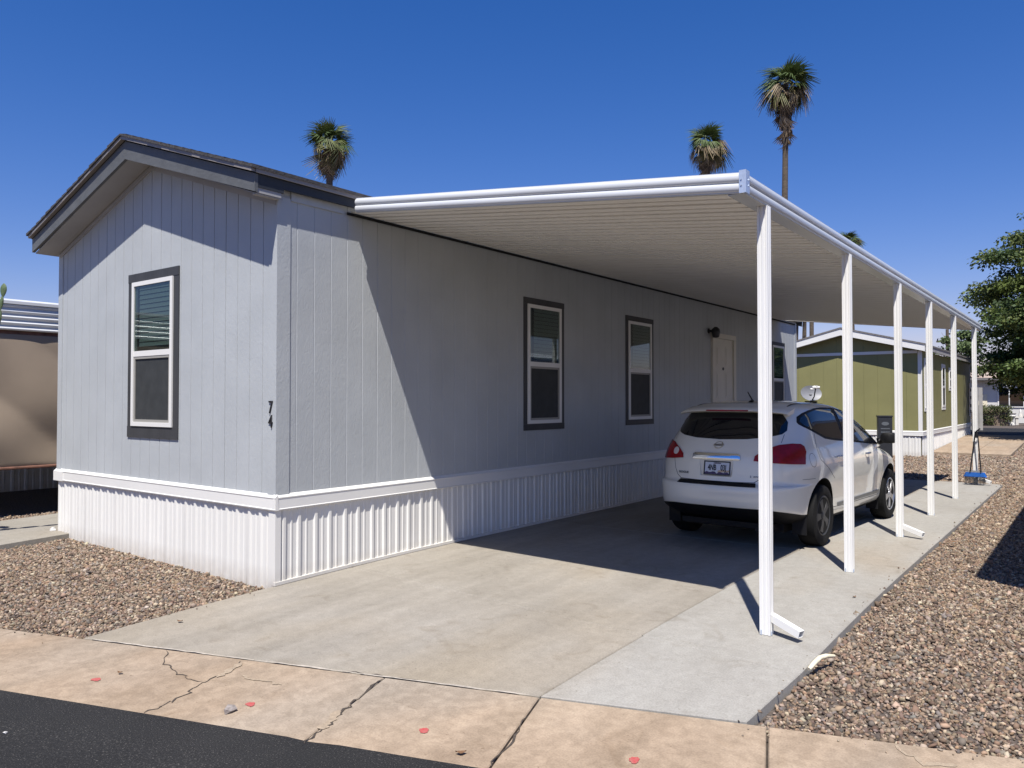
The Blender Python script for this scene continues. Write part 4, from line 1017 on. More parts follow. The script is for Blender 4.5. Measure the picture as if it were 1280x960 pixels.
# ------------------------------------------------------------------ green mobile home behind
gh = thing('mobile_home', 'olive green mobile home with white trim behind the carport', 'mobile home')
GX, GY, GW, GL = 1.76, 21.5, 4.4, 11.0
gRX, gRZ, gS = -0.44, 3.93, 0.255
gzr = lambda x: gRZ - gS * abs(x - gRX)
GF = lambda a, z, d: (a, GY - d, z); GS = lambda a, z, d: (GX + d, a, z)
q = MB(); q.prism([(GX - GW + .02, 0), (GX - .02, 0), (GX - .02, gzr(GX) - .22), (gRX, gRZ - .22), (GX - GW + .02, gzr(GX - GW) - .22)], lambda a, z, d: (a, d, z), GY + .02, GY + GL - .02)
obj('wall_core', q, 'green_siding', gh)
for i in range(11):
    a = GX - GW + i * .4 + .002; b = a + .396; poly = [(a, .6), (b, .6), (b, gzr(b) - .225)] + ([(gRX, gRZ - .225)] if a < gRX < b else []) + [(a, gzr(a) - .225)]
    q = MB(); q.prism(poly, GF, 0, .012); obj('siding_board', q, 'green_siding', gh)
for i in range(27):
    a = GY + i * GL / 27 + .004; q = MB(); q.prism([(a, .6), (a + GL / 27 - .008, .6), (a + GL / 27 - .008, gzr(GX) - .23), (a, gzr(GX) - .23)], GS, 0, .012); obj('siding_board', q, 'green_siding', gh)
belt(gh, 'vinyl_white', GF, GX - GW, GX + .043, .72); belt(gh, 'vinyl_white', GS, GY - .0405, GY + GL, .72)
skirt(gh, 'skirt_white', GF, GX - GW, GX - .02, .59, lambda x: -.08, .002); skirt(gh, 'skirt_white', GS, GY + .02, GY + GL, .59, lambda y: -.05, .002)
boxo('corner_board', (GX - .085, GY - .024, .70), (GX + .024, GY + .04, gzr(GX) - .24), 'vinyl_white', gh)
boxo('corner_board', (GX - .02, GY + GL - .14, .70), (GX + .024, GY + GL, gzr(GX) - .24), 'vinyl_white', gh)
q = MB(); q.prism([(GX - GW, 3.06), (GX - .1, 3.06), (GX - .1, 3.15), (GX - GW, 3.15)], GF, .013, .03); obj('gable_trim', q, 'vinyl_white', gh)
for s_ in (-1, 1):
    xe = gRX + s_ * 2.36
    q = MB(); q.prism([(gRX, gRZ), (xe, gzr(xe)), (xe, gzr(xe) - .05), (gRX, gRZ - .05)], GF, .36, -GL - .3); obj('shingle_roof', q, 'shingle_grey', gh) if 'shingle_grey' in MAT else (mat('shingle_grey', (.15, .14, .135), .9, var=.3, vscale=20, bump=.4, bscale=40), obj('shingle_roof', q, 'shingle_grey', gh))
    q = MB(); q.prism([(gRX, gRZ - .052), (xe, gzr(xe) - .052), (xe, gzr(xe) - .235), (gRX, gRZ - .25)], GF, .31, .345); obj('rake_board', q, 'vinyl_white', gh)
    q = MB(); q.prism([(gRX, gRZ - .225), (xe, gzr(xe) - .215), (xe, gzr(xe) - .225), (gRX, gRZ - .235)], GF, 0, .3095); obj('soffit', q, 'soffit_paint', gh)
boxo('eave_fascia', (GX + .12, GY - .30, gzr(GX + .14) - .19), (GX + .145, GY + GL + .3, gzr(GX + .14) - .055), 'grey_boards', gh)
window(gh, GS, GY + .40, GY + 1.35, 1.30, 2.93, (.09, .09, .10, .09), 'vinyl_white', 'vinyl_white', slats=False)
window(gh, GS, GY + 3.65, GY + 4.45, 1.32, 2.87, (.09, .09, .10, .09), 'vinyl_white', 'vinyl_white', slats=False)
window(gh, GS, GY + 5.25, GY + 5.95, 1.98, 2.80, (.09, .09, .10, .09), 'vinyl_white', 'vinyl_white', slats=False)
q = MB(); q.box((GX + .025, GY + GL - .55, 1.0), (GX + .06, GY + GL - .20, 2.35)); ob = obj('plaque_board', q, 'vinyl_white', gh)
for z in (2.0, 1.68, 1.36, 1.12): boxo('ornament', (GX + .0605, GY + GL - .46, z), (GX + .085, GY + GL - .30, z + .13), 'lamp_black', ob)

# satellite dish on its stand, utility pedestal
ds = thing('satellite_dish', 'grey satellite dish on a black footed mast between the two homes', 'satellite dish', (-0.41, 17.83, 0.0))
q = MB(); n = 28; dv = Vector((0.62, -0.72, 0.32)).normalized(); ux = dv.cross(Vector((0, 0, 1))).normalized(); uy = ux.cross(dv) * -1
c0 = Vector((0, 0, 1.82))
for off in (0.0, -0.012):
    for r in (0.0001, .10, .18, .245):
        for k in range(n):
            a = 2 * math.pi * k / n; p = c0 + ux * (1.22 * r * math.cos(a)) + uy * (0.92 * r * math.sin(a)) + dv * (1.1 * r * r + off); q.v.append(tuple(p))
for o2 in (0, 4):
    for i in range(3):
        for k in range(n): q.face(((o2 + i) * n + k, (o2 + i) * n + (k + 1) % n, (o2 + i + 1) * n + (k + 1) % n, (o2 + i + 1) * n + k))
for k in range(n): q.face((3 * n + k, 3 * n + (k + 1) % n, 7 * n + (k + 1) % n, 7 * n + k))
obj('reflector', q, 'dish_grey', ds, smooth=40)
q = MB(); tip = c0 + dv * .36 + Vector((0, 0, .06)); q.tube([c0 - uy * .22 * (1 if uy.z > 0 else -1), c0 - Vector((0, 0, .16)) + dv * .25, tip], .016, 6); obj('feed_arm', q, 'lamp_black', ds)
q = MB(); q.tube([tip + ux * -.10, tip + ux * .10], .035, 10); q.tube([tip + ux * .07 - Vector((0, 0, .05)), tip + ux * .16 - Vector((0, 0, .05))], .025, 8); q.box(tuple(tip - Vector((.05, .03, .02))), tuple(tip + Vector((.05, .03, .05)))); obj('receiver', q, 'vinyl_white', ds)
q = MB(); q.tube([(0, 0.02, -.05), (0, 0.02, 1.75)], .025, 8); q.tube([c0 - dv * .01, c0 - dv * .09 - Vector((0, 0, .08))], .06, 8)
for a in (0.4, 2.5, 4.6): q.tube([(0, .02, 1.0), (.45 * math.cos(a), .02 + .45 * math.sin(a), -.06)], .018, 6)
q.box((-.16, .02, 1.48), (.16, .10, 1.62)); obj('mast', q, 'lamp_black', ds)
pd_ = thing('utility_pedestal', 'tall black utility pedestal in front of the olive green wall', 'pedestal', (0.98, 20.3, 0.0), R(20))
q = MB(); q.box((-.19, -.13, -.08), (.19, .13, 1.16)); q.box((-.205, -.145, 1.1605), (.205, .145, 1.195)); obj('cabinet', q, 'pedestal_black', pd_)
q = MB(); q.box((-.17, -.142, .06), (.17, -.1305, 1.10)); fd = obj('door', q, 'pedestal_black', pd_)
q = MB(); pp = [(.10 * math.cos(a), .96 + .055 * math.sin(a)) for a in [2 * math.pi * i / 20 for i in range(20)]]; q.prism(pp, lambda a, z, d: (a, -d, z), .1425, .150); obj('badge', q, 'emblem_grey', fd)
for z in (.80, .70): boxo('slot', (-.12, -.149, z), (.12, -.1422, z + .03), 'emblem_grey', fd)

# sweeper leaning on the last post
bz = G(4.06, 13.1)
br = thing('push_broom', 'blue headed push broom with two dark handle rods against the far carport post', 'broom', (4.06, 13.05, bz))
q = MB(); q.add([(-.17, -.05, .16), (.17, -.05, .16), (.20, .01, .16), (-.20, .01, .16), (-.13, -.05, .25), (.13, -.05, .25), (.16, .0, .25), (-.16, .0, .25)], [(0, 3, 2, 1), (4, 5, 6, 7), (0, 1, 5, 4), (1, 2, 6, 5), (2, 3, 7, 6), (3, 0, 4, 7)]); obj('broom_head', q, 'broom_blue', br)
q = MB(); q.box((-.12, -.048, .2505), (.12, -.004, .285)); obj('clamp_bar', q, 'dish_grey', br)
for x0 in (-.075, .105):
    q = MB(); q.tube([(x0, -.062 - .0, .27), (x0 * .25 + .03, -.058, .98)], .012, 8); obj('handle_rod', q, 'lamp_black', br)
q = MB(); q.tube([(.025, -.062, .92), (.035, -.058, 1.04)], .032, 10); q.tube([(.03, -.06, 1.04), (.10, -.06, 1.10)], .014, 8); obj('grip', q, 'lamp_black', br)
q = MB()
for i in range(15): q.tube([(-.16 + i * .0229, -.045, .17), (-.165 + i * .0236, -.062, .02)], [.011, .006], 5)
obj('bristles', q, 'pedestal_black', br, kind='stuff')

# ------------------------------------------------------------------ left neighbour: awning with shade cloth, home behind
nb_ = thing('carport', 'old carport with rippled zinc roof edge left of the grey home', 'carport')
NX = -6.45
q = MB(); prof = []
for i in range(49):
    f = i / 48; z = 2.655 + 0.375 * f; prof.append((0.016 * math.sin(f * 4.5 * 2 * math.pi) , z))
for y in (-4.5, 12.0): q.v += [(NX + d, y, z) for d, z in prof]
for y in (-4.5, 12.0): q.v += [(NX + d - .006, y, z) for d, z in prof]
for i in range(48): q.face((i, i + 1, 50 + i, 49 + i)); q.face((98 + i, 147 + i, 148 + i, 99 + i))
obj('rippled_fascia', q, 'zinc', nb_, smooth=60)
q = MB(); q.box((NX - .06, -4.5, 3.032), (NX + .035, 12, 3.075)); obj('gutter_rim', q, 'zinc', nb_)
q = MB(); q.add([(NX - .02, -4.5, 3.03), (NX - .02, 12, 3.03), (-10.2, 12, 3.25), (-10.2, -4.5, 3.25), (NX - .02, -4.5, 2.99), (NX - .02, 12, 2.99), (-10.2, 12, 3.21), (-10.2, -4.5, 3.21)], [(0, 1, 2, 3), (7, 6, 5, 4), (0, 4, 5, 1), (1, 5, 6, 2), (2, 6, 7, 3), (3, 7, 4, 0)]); obj('awning_roof', q, 'zinc', nb_)
boxo('edge_beam', (NX - .12, -4.5, 2.575), (NX - .04, 12, 2.652), 'rusty_steel', nb_)
for y in (-4.2, -1.7, 1.5, 4.5, 7.5, 10.5): boxo('post', (NX - .13, y, -.15), (NX - .06, y + .07, 2.574), 'rusty_steel', nb_)
q = MB(); nu, nv_ = 140, 60                                 # cloth hung between the posts; swag folds shaped to stand in for cast-shadow bands
for i in range(nu + 1):
    for j in range(nv_ + 1):
        y = -4.4 + 12.0 * i / nu; v = j / nv_; z = 2.60 - 1.92 * v
        fold = 0.030 * math.sin(2.3 * y + 4.5 * v * v - 1.2) * math.sin(math.pi * v) + 0.020 * math.sin(4.6 * y - 6.0 * v * v) * v * (1 - v) * 4 - 0.02 * math.sin(math.pi * v) + 0.055 * abs(math.sin(4.6 * (v + .34 * math.cos(1.45 * y + .9)))) ** .7 * math.sin(math.pi * v) ** .5
        q.v.append((NX - .035 + fold, y, z))
for i in range(nu):
    for j in range(nv_): a = i * (nv_ + 1) + j; q.face((a, a + 1, a + nv_ + 2, a + nv_ + 1))
o = obj('shade_cloth', q, 'shade_cloth', smooth=80); tag(o, 'tan shade cloth hanging from the old carport edge, folded to mimic shadow bands', 'shade cloth')
q = MB(); q.tube([(NX - .03, -4.4, .67), (NX - .03, 7.6, .67)], .022, 8); obj('hem_pole', q, 'rusty_steel', o)
nh = thing('mobile_home', 'shaded old white mobile home behind the tan shade cloth', 'mobile home')
boxo('wall', (-13.8, -3.5, .62), (-10.25, 12.5, 3.18), 'old_white_wall', nh); 
q = MB(); q.prism([(-14.0, 3.2), (-12.0, 3.75), (-10.21, 3.26), (-10.21, 3.20)], lambda a, z, d: (a, d, z), -3.7, 12.7); obj('roof', q, 'zinc', nh)
skirt(nh, 'skirt_white', lambda a, z, d: (-10.25 + d, a, z), -3.5, 12.5, .62, lambda y: -.12, .0, pw=.5)
q = MB(); q.add([(NX - .12, -4.6, -.16), (NX - .12, 12, -.09), (-10.2, 12, -.09), (-10.2, -4.6, -.14)], [(0, 1, 2, 3)]); obj('neighbour_drive', q, 'asphalt', kind='structure')

# prickly pear cactus by the walk: only its edge shows
cc = thing('prickly_pear', 'tall prickly pear cactus at the left edge of the photo', 'cactus', (-4.95, -1.25, -.12))
def pad(c, h, wd, th, lean, yaw):
    q = MB(); n, m_ = 12, 7
    for j in range(m_ + 1):
        v = j / m_; r = math.sin(math.pi * min(max(v, .03), .985)) ** .6 * (0.62 + 0.38 * v)
        for k in range(n):
            a = 2 * math.pi * k / n; p = Vector((wd * r * math.cos(a), th * r * math.sin(a), h * v)); p.rotate(Matrix.Rotation(lean, 3, 'Y')); p.rotate(Matrix.Rotation(yaw, 3, 'Z')); q.v.append(tuple(p + Vector(c)))
    for j in range(m_):
        for k in range(n): q.face((j * n + k, j * n + (k + 1) % n, (j + 1) * n + (k + 1) % n, (j + 1) * n + k))
    q.face(tuple(range(n))); q.face(tuple(range(m_ * n, m_ * n + n))); return q
for c, h, wd, th, le, yw in (((0, 0, -.05), .70, .13, .07, .05, .6), ((.03, .02, .6), .50, .12, .05, .12, .7), ((.1, .06, 1.05), .46, .11, .04, .2, .5), ((.2, .12, 1.45), .42, .10, .035, .25, .65), ((.33, .2, 1.8), .38, .09, .03, .35, .6), ((.47, .3, 2.1), .34, .08, .03, .4, .65),
                            ((.61, .39, 2.36), .28, .06, .025, .3, .65), ((.71, .45, 2.58), .26, .042, .022, .15, .65), ((.755, .475, 2.82), .17, .027, .018, .1, .65), ((.775, .488, 2.965), .165, .048, .016, .08, .65), ((-.02, .02, 1.05), .38, .12, .03, -.7, .6), ((.0, 0, .8), .36, .11, .03, -.9, .5), ((.18, .12, 1.75), .36, .10, .03, -.5, .6)):
    obj('pad', pad(c, h, wd, th, le, yw), 'cactus_green', cc, smooth=60)

# ------------------------------------------------------------------ right neighbour's carport, just outside the frame: it throws the black shadow on the gravel
rc = thing('carport', 'neighbouring white carport just right of the frame', 'carport')
q = MB(); xa, xb = 5.72, 9.2
q.add([(xa, 3.0, 2.62), (xa, 16, 2.62), (xb, 16, 3.1), (xb, .4, 3.1), (xa, 3.0, 2.76), (xa, 16, 2.76), (xb, 16, 3.24), (xb, .4, 3.24)], [(0, 1, 2, 3), (7, 6, 5, 4), (0, 4, 5, 1), (1, 5, 6, 2), (2, 6, 7, 3), (3, 7, 4, 0)]); obj('awning_roof', q, 'carport_white', rc)
for y in (3.6, 6.4, 9.2, 12.0, 14.8): boxo('post', (6.35, y, -.12), (6.43, y + .08, 2.70), 'carport_white', rc)

# ------------------------------------------------------------------ trees
def leaves(centres, spread, count, size, cols, droop=0.5, flat=0.55, name='crown'):
    """leaf quads scattered in sprays round the twig ends; tint differs per spray and per leaf"""
    V = []; C = []
    for c, sp, tn in zip(centres, spread, cols):
        n = count; d = rng.normal(size=(n, 3)); d /= np.linalg.norm(d, axis=1, keepdims=True)
        r = rng.random((n, 1)) ** 0.55; p = np.array(c) + d * r * np.array(sp)
        p[:, 2] -= droop * 0.25 * np.linalg.norm((d * r)[:, :2], axis=1) ** 2 * sp[2]
        out = d * np.array([1, 1, .35]) + rng.normal(scale=.45, size=(n, 3)); out[:, 2] -= droop; out /= np.linalg.norm(out, axis=1, keepdims=True)
        nrm = np.array([0, 0, 1]) + rng.normal(scale=flat, size=(n, 3)); sd_ = np.cross(out, nrm); sd_ /= np.linalg.norm(sd_, axis=1, keepdims=True) + 1e-9
        L = size * rng.uniform(.6, 1.35, (n, 1)); Wd = L * rng.uniform(.28, .46, (n, 1))
        V.append(np.stack([p, p + out * L * .5 + sd_ * Wd, p + out * L, p + out * L * .5 - sd_ * Wd], 1))
        C.append(np.repeat(np.clip(np.array(tn) * rng.uniform(.7, 1.3, (n, 1)), 0, 1)[:, None], 4, 1))
    V = np.concatenate(V); C = np.concatenate(C); n = len(V)
    return raw_mesh(name, V.reshape(-1, 3), np.arange(4 * n).reshape(-1, 4), C.reshape(-1, 3), 'leaf', 4)
def leafy_tree(name, label, loc, trunk_h, cz, rad, nclump, per, lsize, tints, clump=.9, group=None, seed=1, tr=.22, base_fill=False):
    rs = random.Random(seed)
    t = thing(name, label, 'tree', loc, group=group)
    q = MB(); ends = []
    top = Vector((rs.uniform(-.2, .2), rs.uniform(-.2, .2), trunk_h))
    q.tube([(0, 0, -.2), (0.05, .02, trunk_h * .4), top], [tr * 1.25, tr, tr * .8], 10)
    for i in range(9):
        a = 2 * math.pi * i / 9 + rs.uniform(-.3, .3); e = Vector((rad[0] * .62 * math.cos(a), rad[1] * .62 * math.sin(a), cz + rad[2] * rs.uniform(-.5, .75)))
        m_ = (top + e) / 2 + Vector((rs.uniform(-.3, .3), rs.uniform(-.3, .3), .35)); q.tube([top - Vector((0, 0, .15)), m_, e], [tr * .55, tr * .3, tr * .1], 7); ends.append((m_, e))
        for k in range(3):
            f = e + Vector((rs.uniform(-1, 1), rs.uniform(-1, 1), rs.uniform(-.6, .8))) * .8; q.tube([m_, (m_ + f) / 2 + Vector((0, 0, .15)), f], [tr * .22, tr * .14, tr * .05], 5)
    obj('trunk', q, 'bark', t, smooth=50)
    cs, sp, cl = [], [], []
    while len(cs) < nclump:
        d = Vector((rs.gauss(0, 1), rs.gauss(0, 1), rs.gauss(0, 1))).normalized(); r = rs.random() ** .38
        k = 1 + .22 * math.sin(3.1 * math.atan2(d.y, d.x) + seed) * math.cos(2.7 * d.z + seed) + rs.uniform(-.12, .12)
        p = (d.x * rad[0] * r * k, d.y * rad[1] * r * k, cz + d.z * rad[2] * r * k)
        if base_fill and len(cs) > nclump * .62: p = (d.x * rad[0] * 1.06 * r, d.y * rad[1] * 1.0 * r, cz - rad[2] * rs.uniform(.0, .84))
        cs.append(p); c = clump * rs.uniform(.55, 1.25); sp.append((c, c, c * .42)); b = rs.choice(tints); f = rs.uniform(.75, 1.25); cl.append([x * f for x in b])
    link('crown', leaves(cs, sp, per, lsize, cl), t)
    return t
GT = [(.088, .128, .036), (.066, .104, .030), (.120, .150, .046), (.100, .132, .032), (.050, .082, .026)]
leafy_tree('ash_tree', 'large dark green leafy tree over the back street at the right edge', (5.85, 30.80, .15), 2.2, 4.95, (3.15, 3.1, 3.60), 820, 340, .115, GT, clump=.75, seed=5, base_fill=True)
leafy_tree('ash_tree', 'smaller pale green tree peeking out beside the far carport posts', (-1.7, 59.0, .28), 2.4, 4.6, (1.5, 1.5, 1.7), 45, 100, .22, [(.11, .15, .06), (.09, .13, .055)], clump=.7, seed=9, tr=.15)
leafy_tree('ash_tree', 'broad dark tree behind the far white house', (6.2, 55.5, .28), 2.6, 5.0, (4.2, 3.5, 3.0), 110, 110, .28, GT, clump=1.3, seed=13)

# palms: fan fronds on stalks, a shag of dead ones below
def frond_mesh(name, L, fold, droop, tint, seedv, nb=19, stalk=.45, half_=1.15):
    r = np.random.default_rng(seedv); V = []; C = []
    def add(a, b, c, d, t): V.extend([a, b, c, d]); C.extend([t] * 4)
    tint = np.array(tint); s = stalk; w = .018
    add((0, -w, 0), (s, -w, 0), (s, w, 0), (0, w, 0), tint * .8 + .02)
    for i in range(nb):
        f = i / (nb - 1) * 2 - 1; a = f * half_; ll = L * (1 - .22 * abs(f) ** 2) * r.uniform(.85, 1.1)
        base = np.array([s, 0, 0]); dr = np.array([math.cos(a), math.sin(a), -fold * abs(f)]); side = np.array([-math.sin(a), math.cos(a), 0]) * .032
        t = tint * r.uniform(.75, 1.25); mid = base + dr * ll * .55 + np.array([0, 0, -droop * .12 * ll]); end = base + dr * ll * .92 + np.array([0, 0, -droop * ll * r.uniform(.45, .8)])
        add(base - side * .4, mid - side, mid + side, base + side * .4, t); add(mid - side, end - side * .2, end + side * .2, mid + side, t * r.uniform(.9, 1.25))
    n = len(V) // 4
    return raw_mesh(name, np.array(V), np.arange(4 * n).reshape(-1, 4), np.clip(np.array(C), 0, 1), 'frond', 4)
FR_G = [frond_mesh('frond', 1.02, .3, .8, c, 20 + i) for i, c in enumerate([(.078, .112, .032), (.105, .128, .040), (.058, .088, .028)])]
FR_Y = [frond_mesh('frond', 1.0, .5, 1.25, c, 30 + i) for i, c in enumerate([(.13, .13, .05), (.26, .22, .115), (.085, .10, .035)])]
FR_H = [frond_mesh('frond', .62, .9, 1.9, c, 60 + i, nb=12, stalk=.62, half_=.95) for i, c in enumerate([(.235, .185, .115), (.165, .125, .07), (.15, .145, .055)])]
FR_D = [frond_mesh('frond', .72, .7, .7, c, 40 + i, nb=11, stalk=.5, half_=.7) for i, c in enumerate([(.26, .19, .115), (.40, .32, .22), (.17, .12, .075), (.10, .072, .048)])]
def palm(label, loc, h, r, skirt_n=16, skirt_len=1.0, seed=1, scale=1.0, tw=.2, group='fan palms in the distance'):
    rs = random.Random(seed); t = thing('palm_tree', label, 'palm tree', loc, group=group)
    q = MB(); pts = []; rr = []
    for i in range(13):
        f = i / 12; pts.append((.25 * math.sin(f * 1.5 + seed), .2 * math.sin(f * 1.1), h * f)); rr.append(tw * (1.35 - .45 * f) * rs.uniform(.95, 1.05))
    q.tube(pts, rr, 12); obj('trunk', q, 'palm_trunk', t, smooth=50)
    top = Vector(pts[-1])
    def put(me, az, el, roll, sc, dz, off=0.08):
        o = link('frond', me, t); m = Matrix.Rotation(az, 4, 'Z') @ Matrix.Rotation(-el, 4, 'Y') @ Matrix.Rotation(roll, 4, 'X')
        o.matrix_local = Matrix.Translation(top + Vector((off * math.cos(az), off * math.sin(az), dz))) @ m @ Matrix.Scale(sc, 4)
    for i in range(30):
        f = i / 30; az = i * 2.39996 + rs.uniform(-.5, .5); el = 1.42 - 1.65 * f + rs.uniform(-.22, .22)
        put(rs.choice(FR_G), az, el, rs.uniform(-.8, .8), scale * r * rs.uniform(.55, 1.12) * (.80 + .20 * f), .10 - .15 * f)
    for i in range(16):
        az = rs.uniform(0, 6.283); put(rs.choice(FR_Y + FR_D[:1]), az, .1 - .9 * (i / 16) + rs.uniform(-.35, .3), rs.uniform(-.9, .9), scale * r * rs.uniform(.5, 1.15), -.1 - .35 * i / 16)
    for i in range(13):
        az = rs.uniform(0, 6.283); put(rs.choice(FR_H), az, rs.uniform(-.55, .35), rs.uniform(-.5, .5), scale * r * rs.uniform(.6, 1.1), -.1 - .4 * rs.random())
    for i in range(skirt_n):
        az = rs.uniform(0, 6.283); f = i / max(1, skirt_n)
        put(rs.choice(FR_D), az, -.95 - .45 * f - .25 * rs.random(), rs.uniform(-.6, .6), scale * r * rs.uniform(.45, 1.15) * (1.12 - .30 * f), -.2 - skirt_len * f * rs.uniform(.7, 1.2), tw * .8)
    return t
palm('fan palm with a shaggy crown above the ridge of the grey home', (-30.54, 25.71, 0), 17.2, 1.16, 30, 1.4, 3)
palm('fan palm whose crown sits just above the carport roof edge', (-12.62, 39.33, 0), 17.15, 1.12, 28, 1.2, 8)
palm('tallest fan palm with a long bare trunk over the carport', (-8.95, 42.11, 0), 20.65, 1.30, 40, 2.5, 12, tw=.165)
palm('small far fan palm whose tip shows over the carport gutter', (-9.27, 59.44, 0), 14.0, .85, 16, .8, 15)
for i, (x, y, h, lb) in enumerate(((-15.74, 67.09, 12.5, 'leftmost of the three far palm trunks past the end of the grey home'), (-15.94, 69.44, 13.2, 'middle one of the three far palm trunks past the end of the grey home'), (-14.33, 65.64, 12.8, 'rightmost of the three far palm trunks past the end of the grey home'))):
    palm(lb, (x, y, 0), h, .9, 14, .9, 30 + i, tw=.17)

# far side of the back street
po = thing('utility_pole', 'far wooden utility pole with a crossarm beside the pale green tree', 'utility pole', (-3.33, 63.96, .25))
q = MB(); q.tube([(0, 0, -.3), (0, 0, 6.9)], [.16, .11], 10); obj('pole', q, 'pole_wood', po); boxo('crossarm', (-.75, -.13, 5.9), (.75, -.115, 6.05), 'pole_wood', po)
for x in (-.65, -.3, .3, .65): boxo('insulator', (x - .04, -.15, 6.0505), (x + .04, -.09, 6.2), 'lamp_black', po)
bh = thing('house', 'low white house with a dark picture window across the back street', 'house', (0.2, 50.9, .25), R(12))
boxo('wall', (-3.5, .02, 0), (11, 7, 2.6), 'old_white_wall', bh)
q = MB(); q.prism([(-4, 2.601), (11.5, 2.601), (11.5, 2.75), (-4, 2.75)], lambda a, z, d: (a, -d, z), .7, -7.3); obj('roof', q, 'shingle_grey', bh)
for x0, x1 in ((.9, 3.6), (5.5, 7.5)):
    wf = boxo('window', (x0, -.04, .95), (x1, .0195, 2.2), 'vinyl_white', bh); boxo('pane', (x0 + .07, -.05, 1.02), ((x0 + x1) / 2 - .03, -.0405, 2.13), 'car_glass', wf); boxo('pane', ((x0 + x1) / 2 + .03, -.05, 1.02), (x1 - .07, -.0405, 2.13), 'car_glass', wf)
for i in range(12):
    if not (.4 < -3.4 + i * .9 < 4.0): boxo('cladding_panel', (-3.45 + i * .9, .0, .1), (-2.58 + i * .9, .0195, 2.58), 'old_white_wall', bh)
boxo('porch_column', (4.3, -.7, 0), (4.46, -.55, 2.6), 'vinyl_white', bh)
boxo('utility_door', (-.55, -.05, .5), (.35, -.001, 1.75), 'bleached_wood', bh)
hd = thing('hedge', 'clipped dark green hedge across the back street', 'hedge', (1.30, 46.3, .25), R(12))
boxo('stems', (-.65, -.35, -.1), (.65, .35, .85), 'bark', hd)
cs = [(random.uniform(-.72, .72), random.uniform(-.45, .45), random.uniform(.12, 1.02)) for _ in range(150)]
link('foliage', leaves(cs, [(.22, .22, .16)] * 150, 60, .075, [random.choice([(.085, .105, .040), (.06, .082, .03), (.12, .125, .055)]) for _ in cs], droop=.1, flat=1.0, name='foliage'), hd)
gb = thing('garden_bench', 'small pale stone bench beside the clipped hedge', 'bench', (2.62, 47.2, .25), R(12))
boxo('seat', (-.42, -.18, .40), (.42, .18, .48), 'stone_white', gb)
for x in (-.3, .3): boxo('leg', (x - .07, -.14, 0), (x + .07, .14, .399), 'stone_white', gb)
def urn(x, y, s, lb, nm='garden_urn'):
    q = MB(); q.lathe([(.16 * s, 0), (.16 * s, .06 * s), (.06 * s, .12 * s), (.07 * s, .22 * s), (.2 * s, .42 * s), (.17 * s, .5 * s), (.22 * s, .56 * s), (.18 * s, .54 * s)], (0, 0, 0), 'z', 14)
    o = obj(nm, q, 'stone_white', smooth=40, loc=(x, y, .25)); tag(o, lb, 'urn'); return o
urn(2.10, 46.6, 1.2, 'white garden urn between the clipped hedge and the stone bench'); urn(3.05, 46.9, 1.5, 'larger white garden urn right of the stone bench')
q = MB()
for dx, h_ in ((-.12, .42), (.10, .30)): q.lathe([(.09, .48), (.10, .56), (.05, .48 + h_ * .55), (.06, .48 + h_ * .8), (.0, .48 + h_)], (dx, 0, 0), 'z', 10)
o = obj('bird_figure', q, 'stone_white', smooth=40, loc=(2.62, 47.2, .25)); tag(o, 'pair of white bird figures standing on the stone bench', 'ornament')
lp = thing('lamp_post', 'thin white garden lamp post in front of the far white house', 'lamp post', (1.95, 47.6, .25))
q = MB(); q.tube([(0, 0, -.1), (0, 0, 2.0)], .03, 8); obj('post', q, 'vinyl_white', lp); q = MB(); q.lathe([(.05, 2.0), (.13, 2.12), (.15, 2.2), (.05, 2.3), (0, 2.32)], (0, 0, 0), 'z', 12); obj('lamp_head', q, 'vinyl_white', lp)
fn_ = thing('board_fence', 'grey vertical board fence beyond the green home', 'fence', (0.75, 36.6, .27), R(8))
for i in range(14): boxo('board', (-1.2 + i * .16, -.012, 0), (-1.2 + i * .16 + .148, .012, 1.95 + random.uniform(-.01, .01)), 'grey_boards', fn_)
boxo('rail', (-1.2, .0125, .4), (1.04, .05, .5), 'grey_boards', fn_); boxo('rail', (-1.2, .0125, 1.5), (1.04, .05, 1.6), 'grey_boards', fn_)
ch = thing('patio_chair', 'weathered wooden slat chair against the grey board fence', 'chair', (1.30, 36.0, .27), R(-150))
for x in (-.24, .24):
    for y in (-.2, .2): boxo('leg', (x - .025, y - .025, 0), (x + .025, y + .025, .42 if y > 0 else .85), 'pole_wood', ch)
for i in range(4): boxo('seat_slat', (-.26, -.17 + i * .11, .4205), (.26, -.08 + i * .11, .445), 'pole_wood', ch)
for i in range(4): boxo('back_slat', (-.215, -.19, .52 + i * .09), (.215, -.17, .58 + i * .09), 'pole_wood', ch)

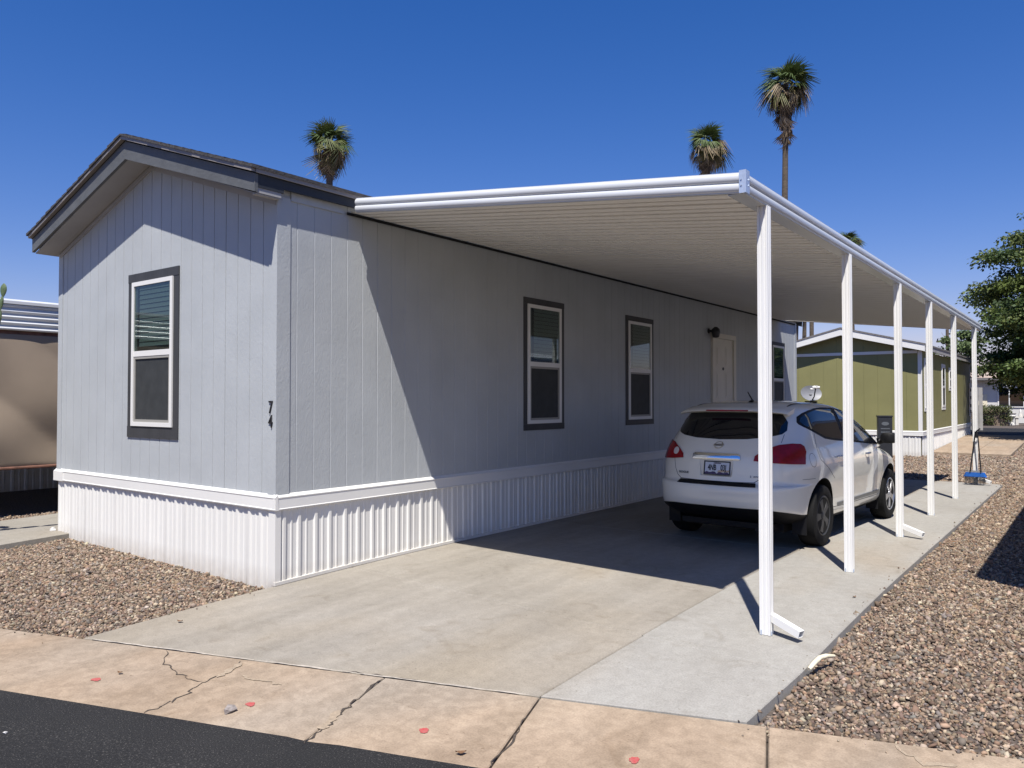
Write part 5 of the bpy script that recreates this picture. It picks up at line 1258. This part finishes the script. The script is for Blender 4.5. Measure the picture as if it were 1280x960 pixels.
# ------------------------------------------------------------------ litter
def pebble(x, y, r, m, nm, lb, cat, sq=.6):
    V, Fc = ico(); q = MB(); q.add([tuple(np.array(v) * r * random.uniform(.75, 1.25) * np.array([1.2, .9, sq])) for v in V], [tuple(f) for f in Fc]); bm = None
    o = obj(nm, q, m, loc=(x, y, (-0.132 if s_of(x, y) < -2.5 else G(x, y)) + r * sq * .55)); o.rotation_euler = (0, 0, random.uniform(0, 6)); tag(o, lb, cat)
pebble(2.033, -1.766, .036, 'rock_grey', 'rock', 'grey brown rock lying on the tan pavement near a red dot', 'rock', .75)
pebble(2.19, -2.62, .024, 'bleached_wood', 'pebble', 'pale yellow pebble on the asphalt below the cracked pavement', 'pebble')
pebble(3.02, -2.05, .012, 'stone_white', 'pebble', 'tiny white pebble on the asphalt near the second pavement joint', 'pebble')
pebble(1.30, -2.64, .011, 'stone_white', 'pebble', 'tiny white pebble on the asphalt below the leftmost red dots', 'pebble')
def dry_leaf(x, y, L, a, lb):
    q = MB(); P = []
    for i in range(6):
        f = i / 5; wd = .34 * L * math.sin(math.pi * min(max(f, .04), .97)); P += [(L * (f - .5), -wd, .006 + .010 * (f - .5) ** 2 * 4 + .004), (L * (f - .5), 0, .006 + .012 * abs(f - .5)), (L * (f - .5), wd, .006 + .008 * (f - .5) ** 2 * 4 + .002)]
    q.add(P, [(3 * i + k, 3 * i + 3 + k, 3 * i + 4 + k, 3 * i + 1 + k) for i in range(5) for k in range(2)])
    o = obj('dry_leaf', q, 'dead_leaf', loc=(x, y, G(x, y) + .004)); o.rotation_euler = (0, 0, a); tag(o, lb, 'leaf')
dry_leaf(3.42, -1.37, .055, .8, 'dark dry leaf on the tan pavement beside the wide joint'); dry_leaf(.287, -1.08, .05, .4, 'curled dry leaf on the near left of the driveway'); dry_leaf(.95, -1.862, .04, .3, 'small dry leaf on the tan pavement near the left red dot')
dry_leaf(4.33, 2.6, .04, 1.2, 'dry leaf on the pale strip between the first two posts'); dry_leaf(4.62, 5.9, .12, .5, 'long dry leaf on the gravel beside the third post')
q = MB(); q.tube([(4.50, .74, -.055), (4.515, .82, -.03), (4.525, .89, -.018), (4.545, .97, -.022), (4.575, 1.04, -.035)], [.013, .016, .016, .015, .010], 8); o = obj('bleached_stick', q, 'bleached_wood', smooth=50); tag(o, 'curved bleached stick on the gravel at the slab edge', 'stick')
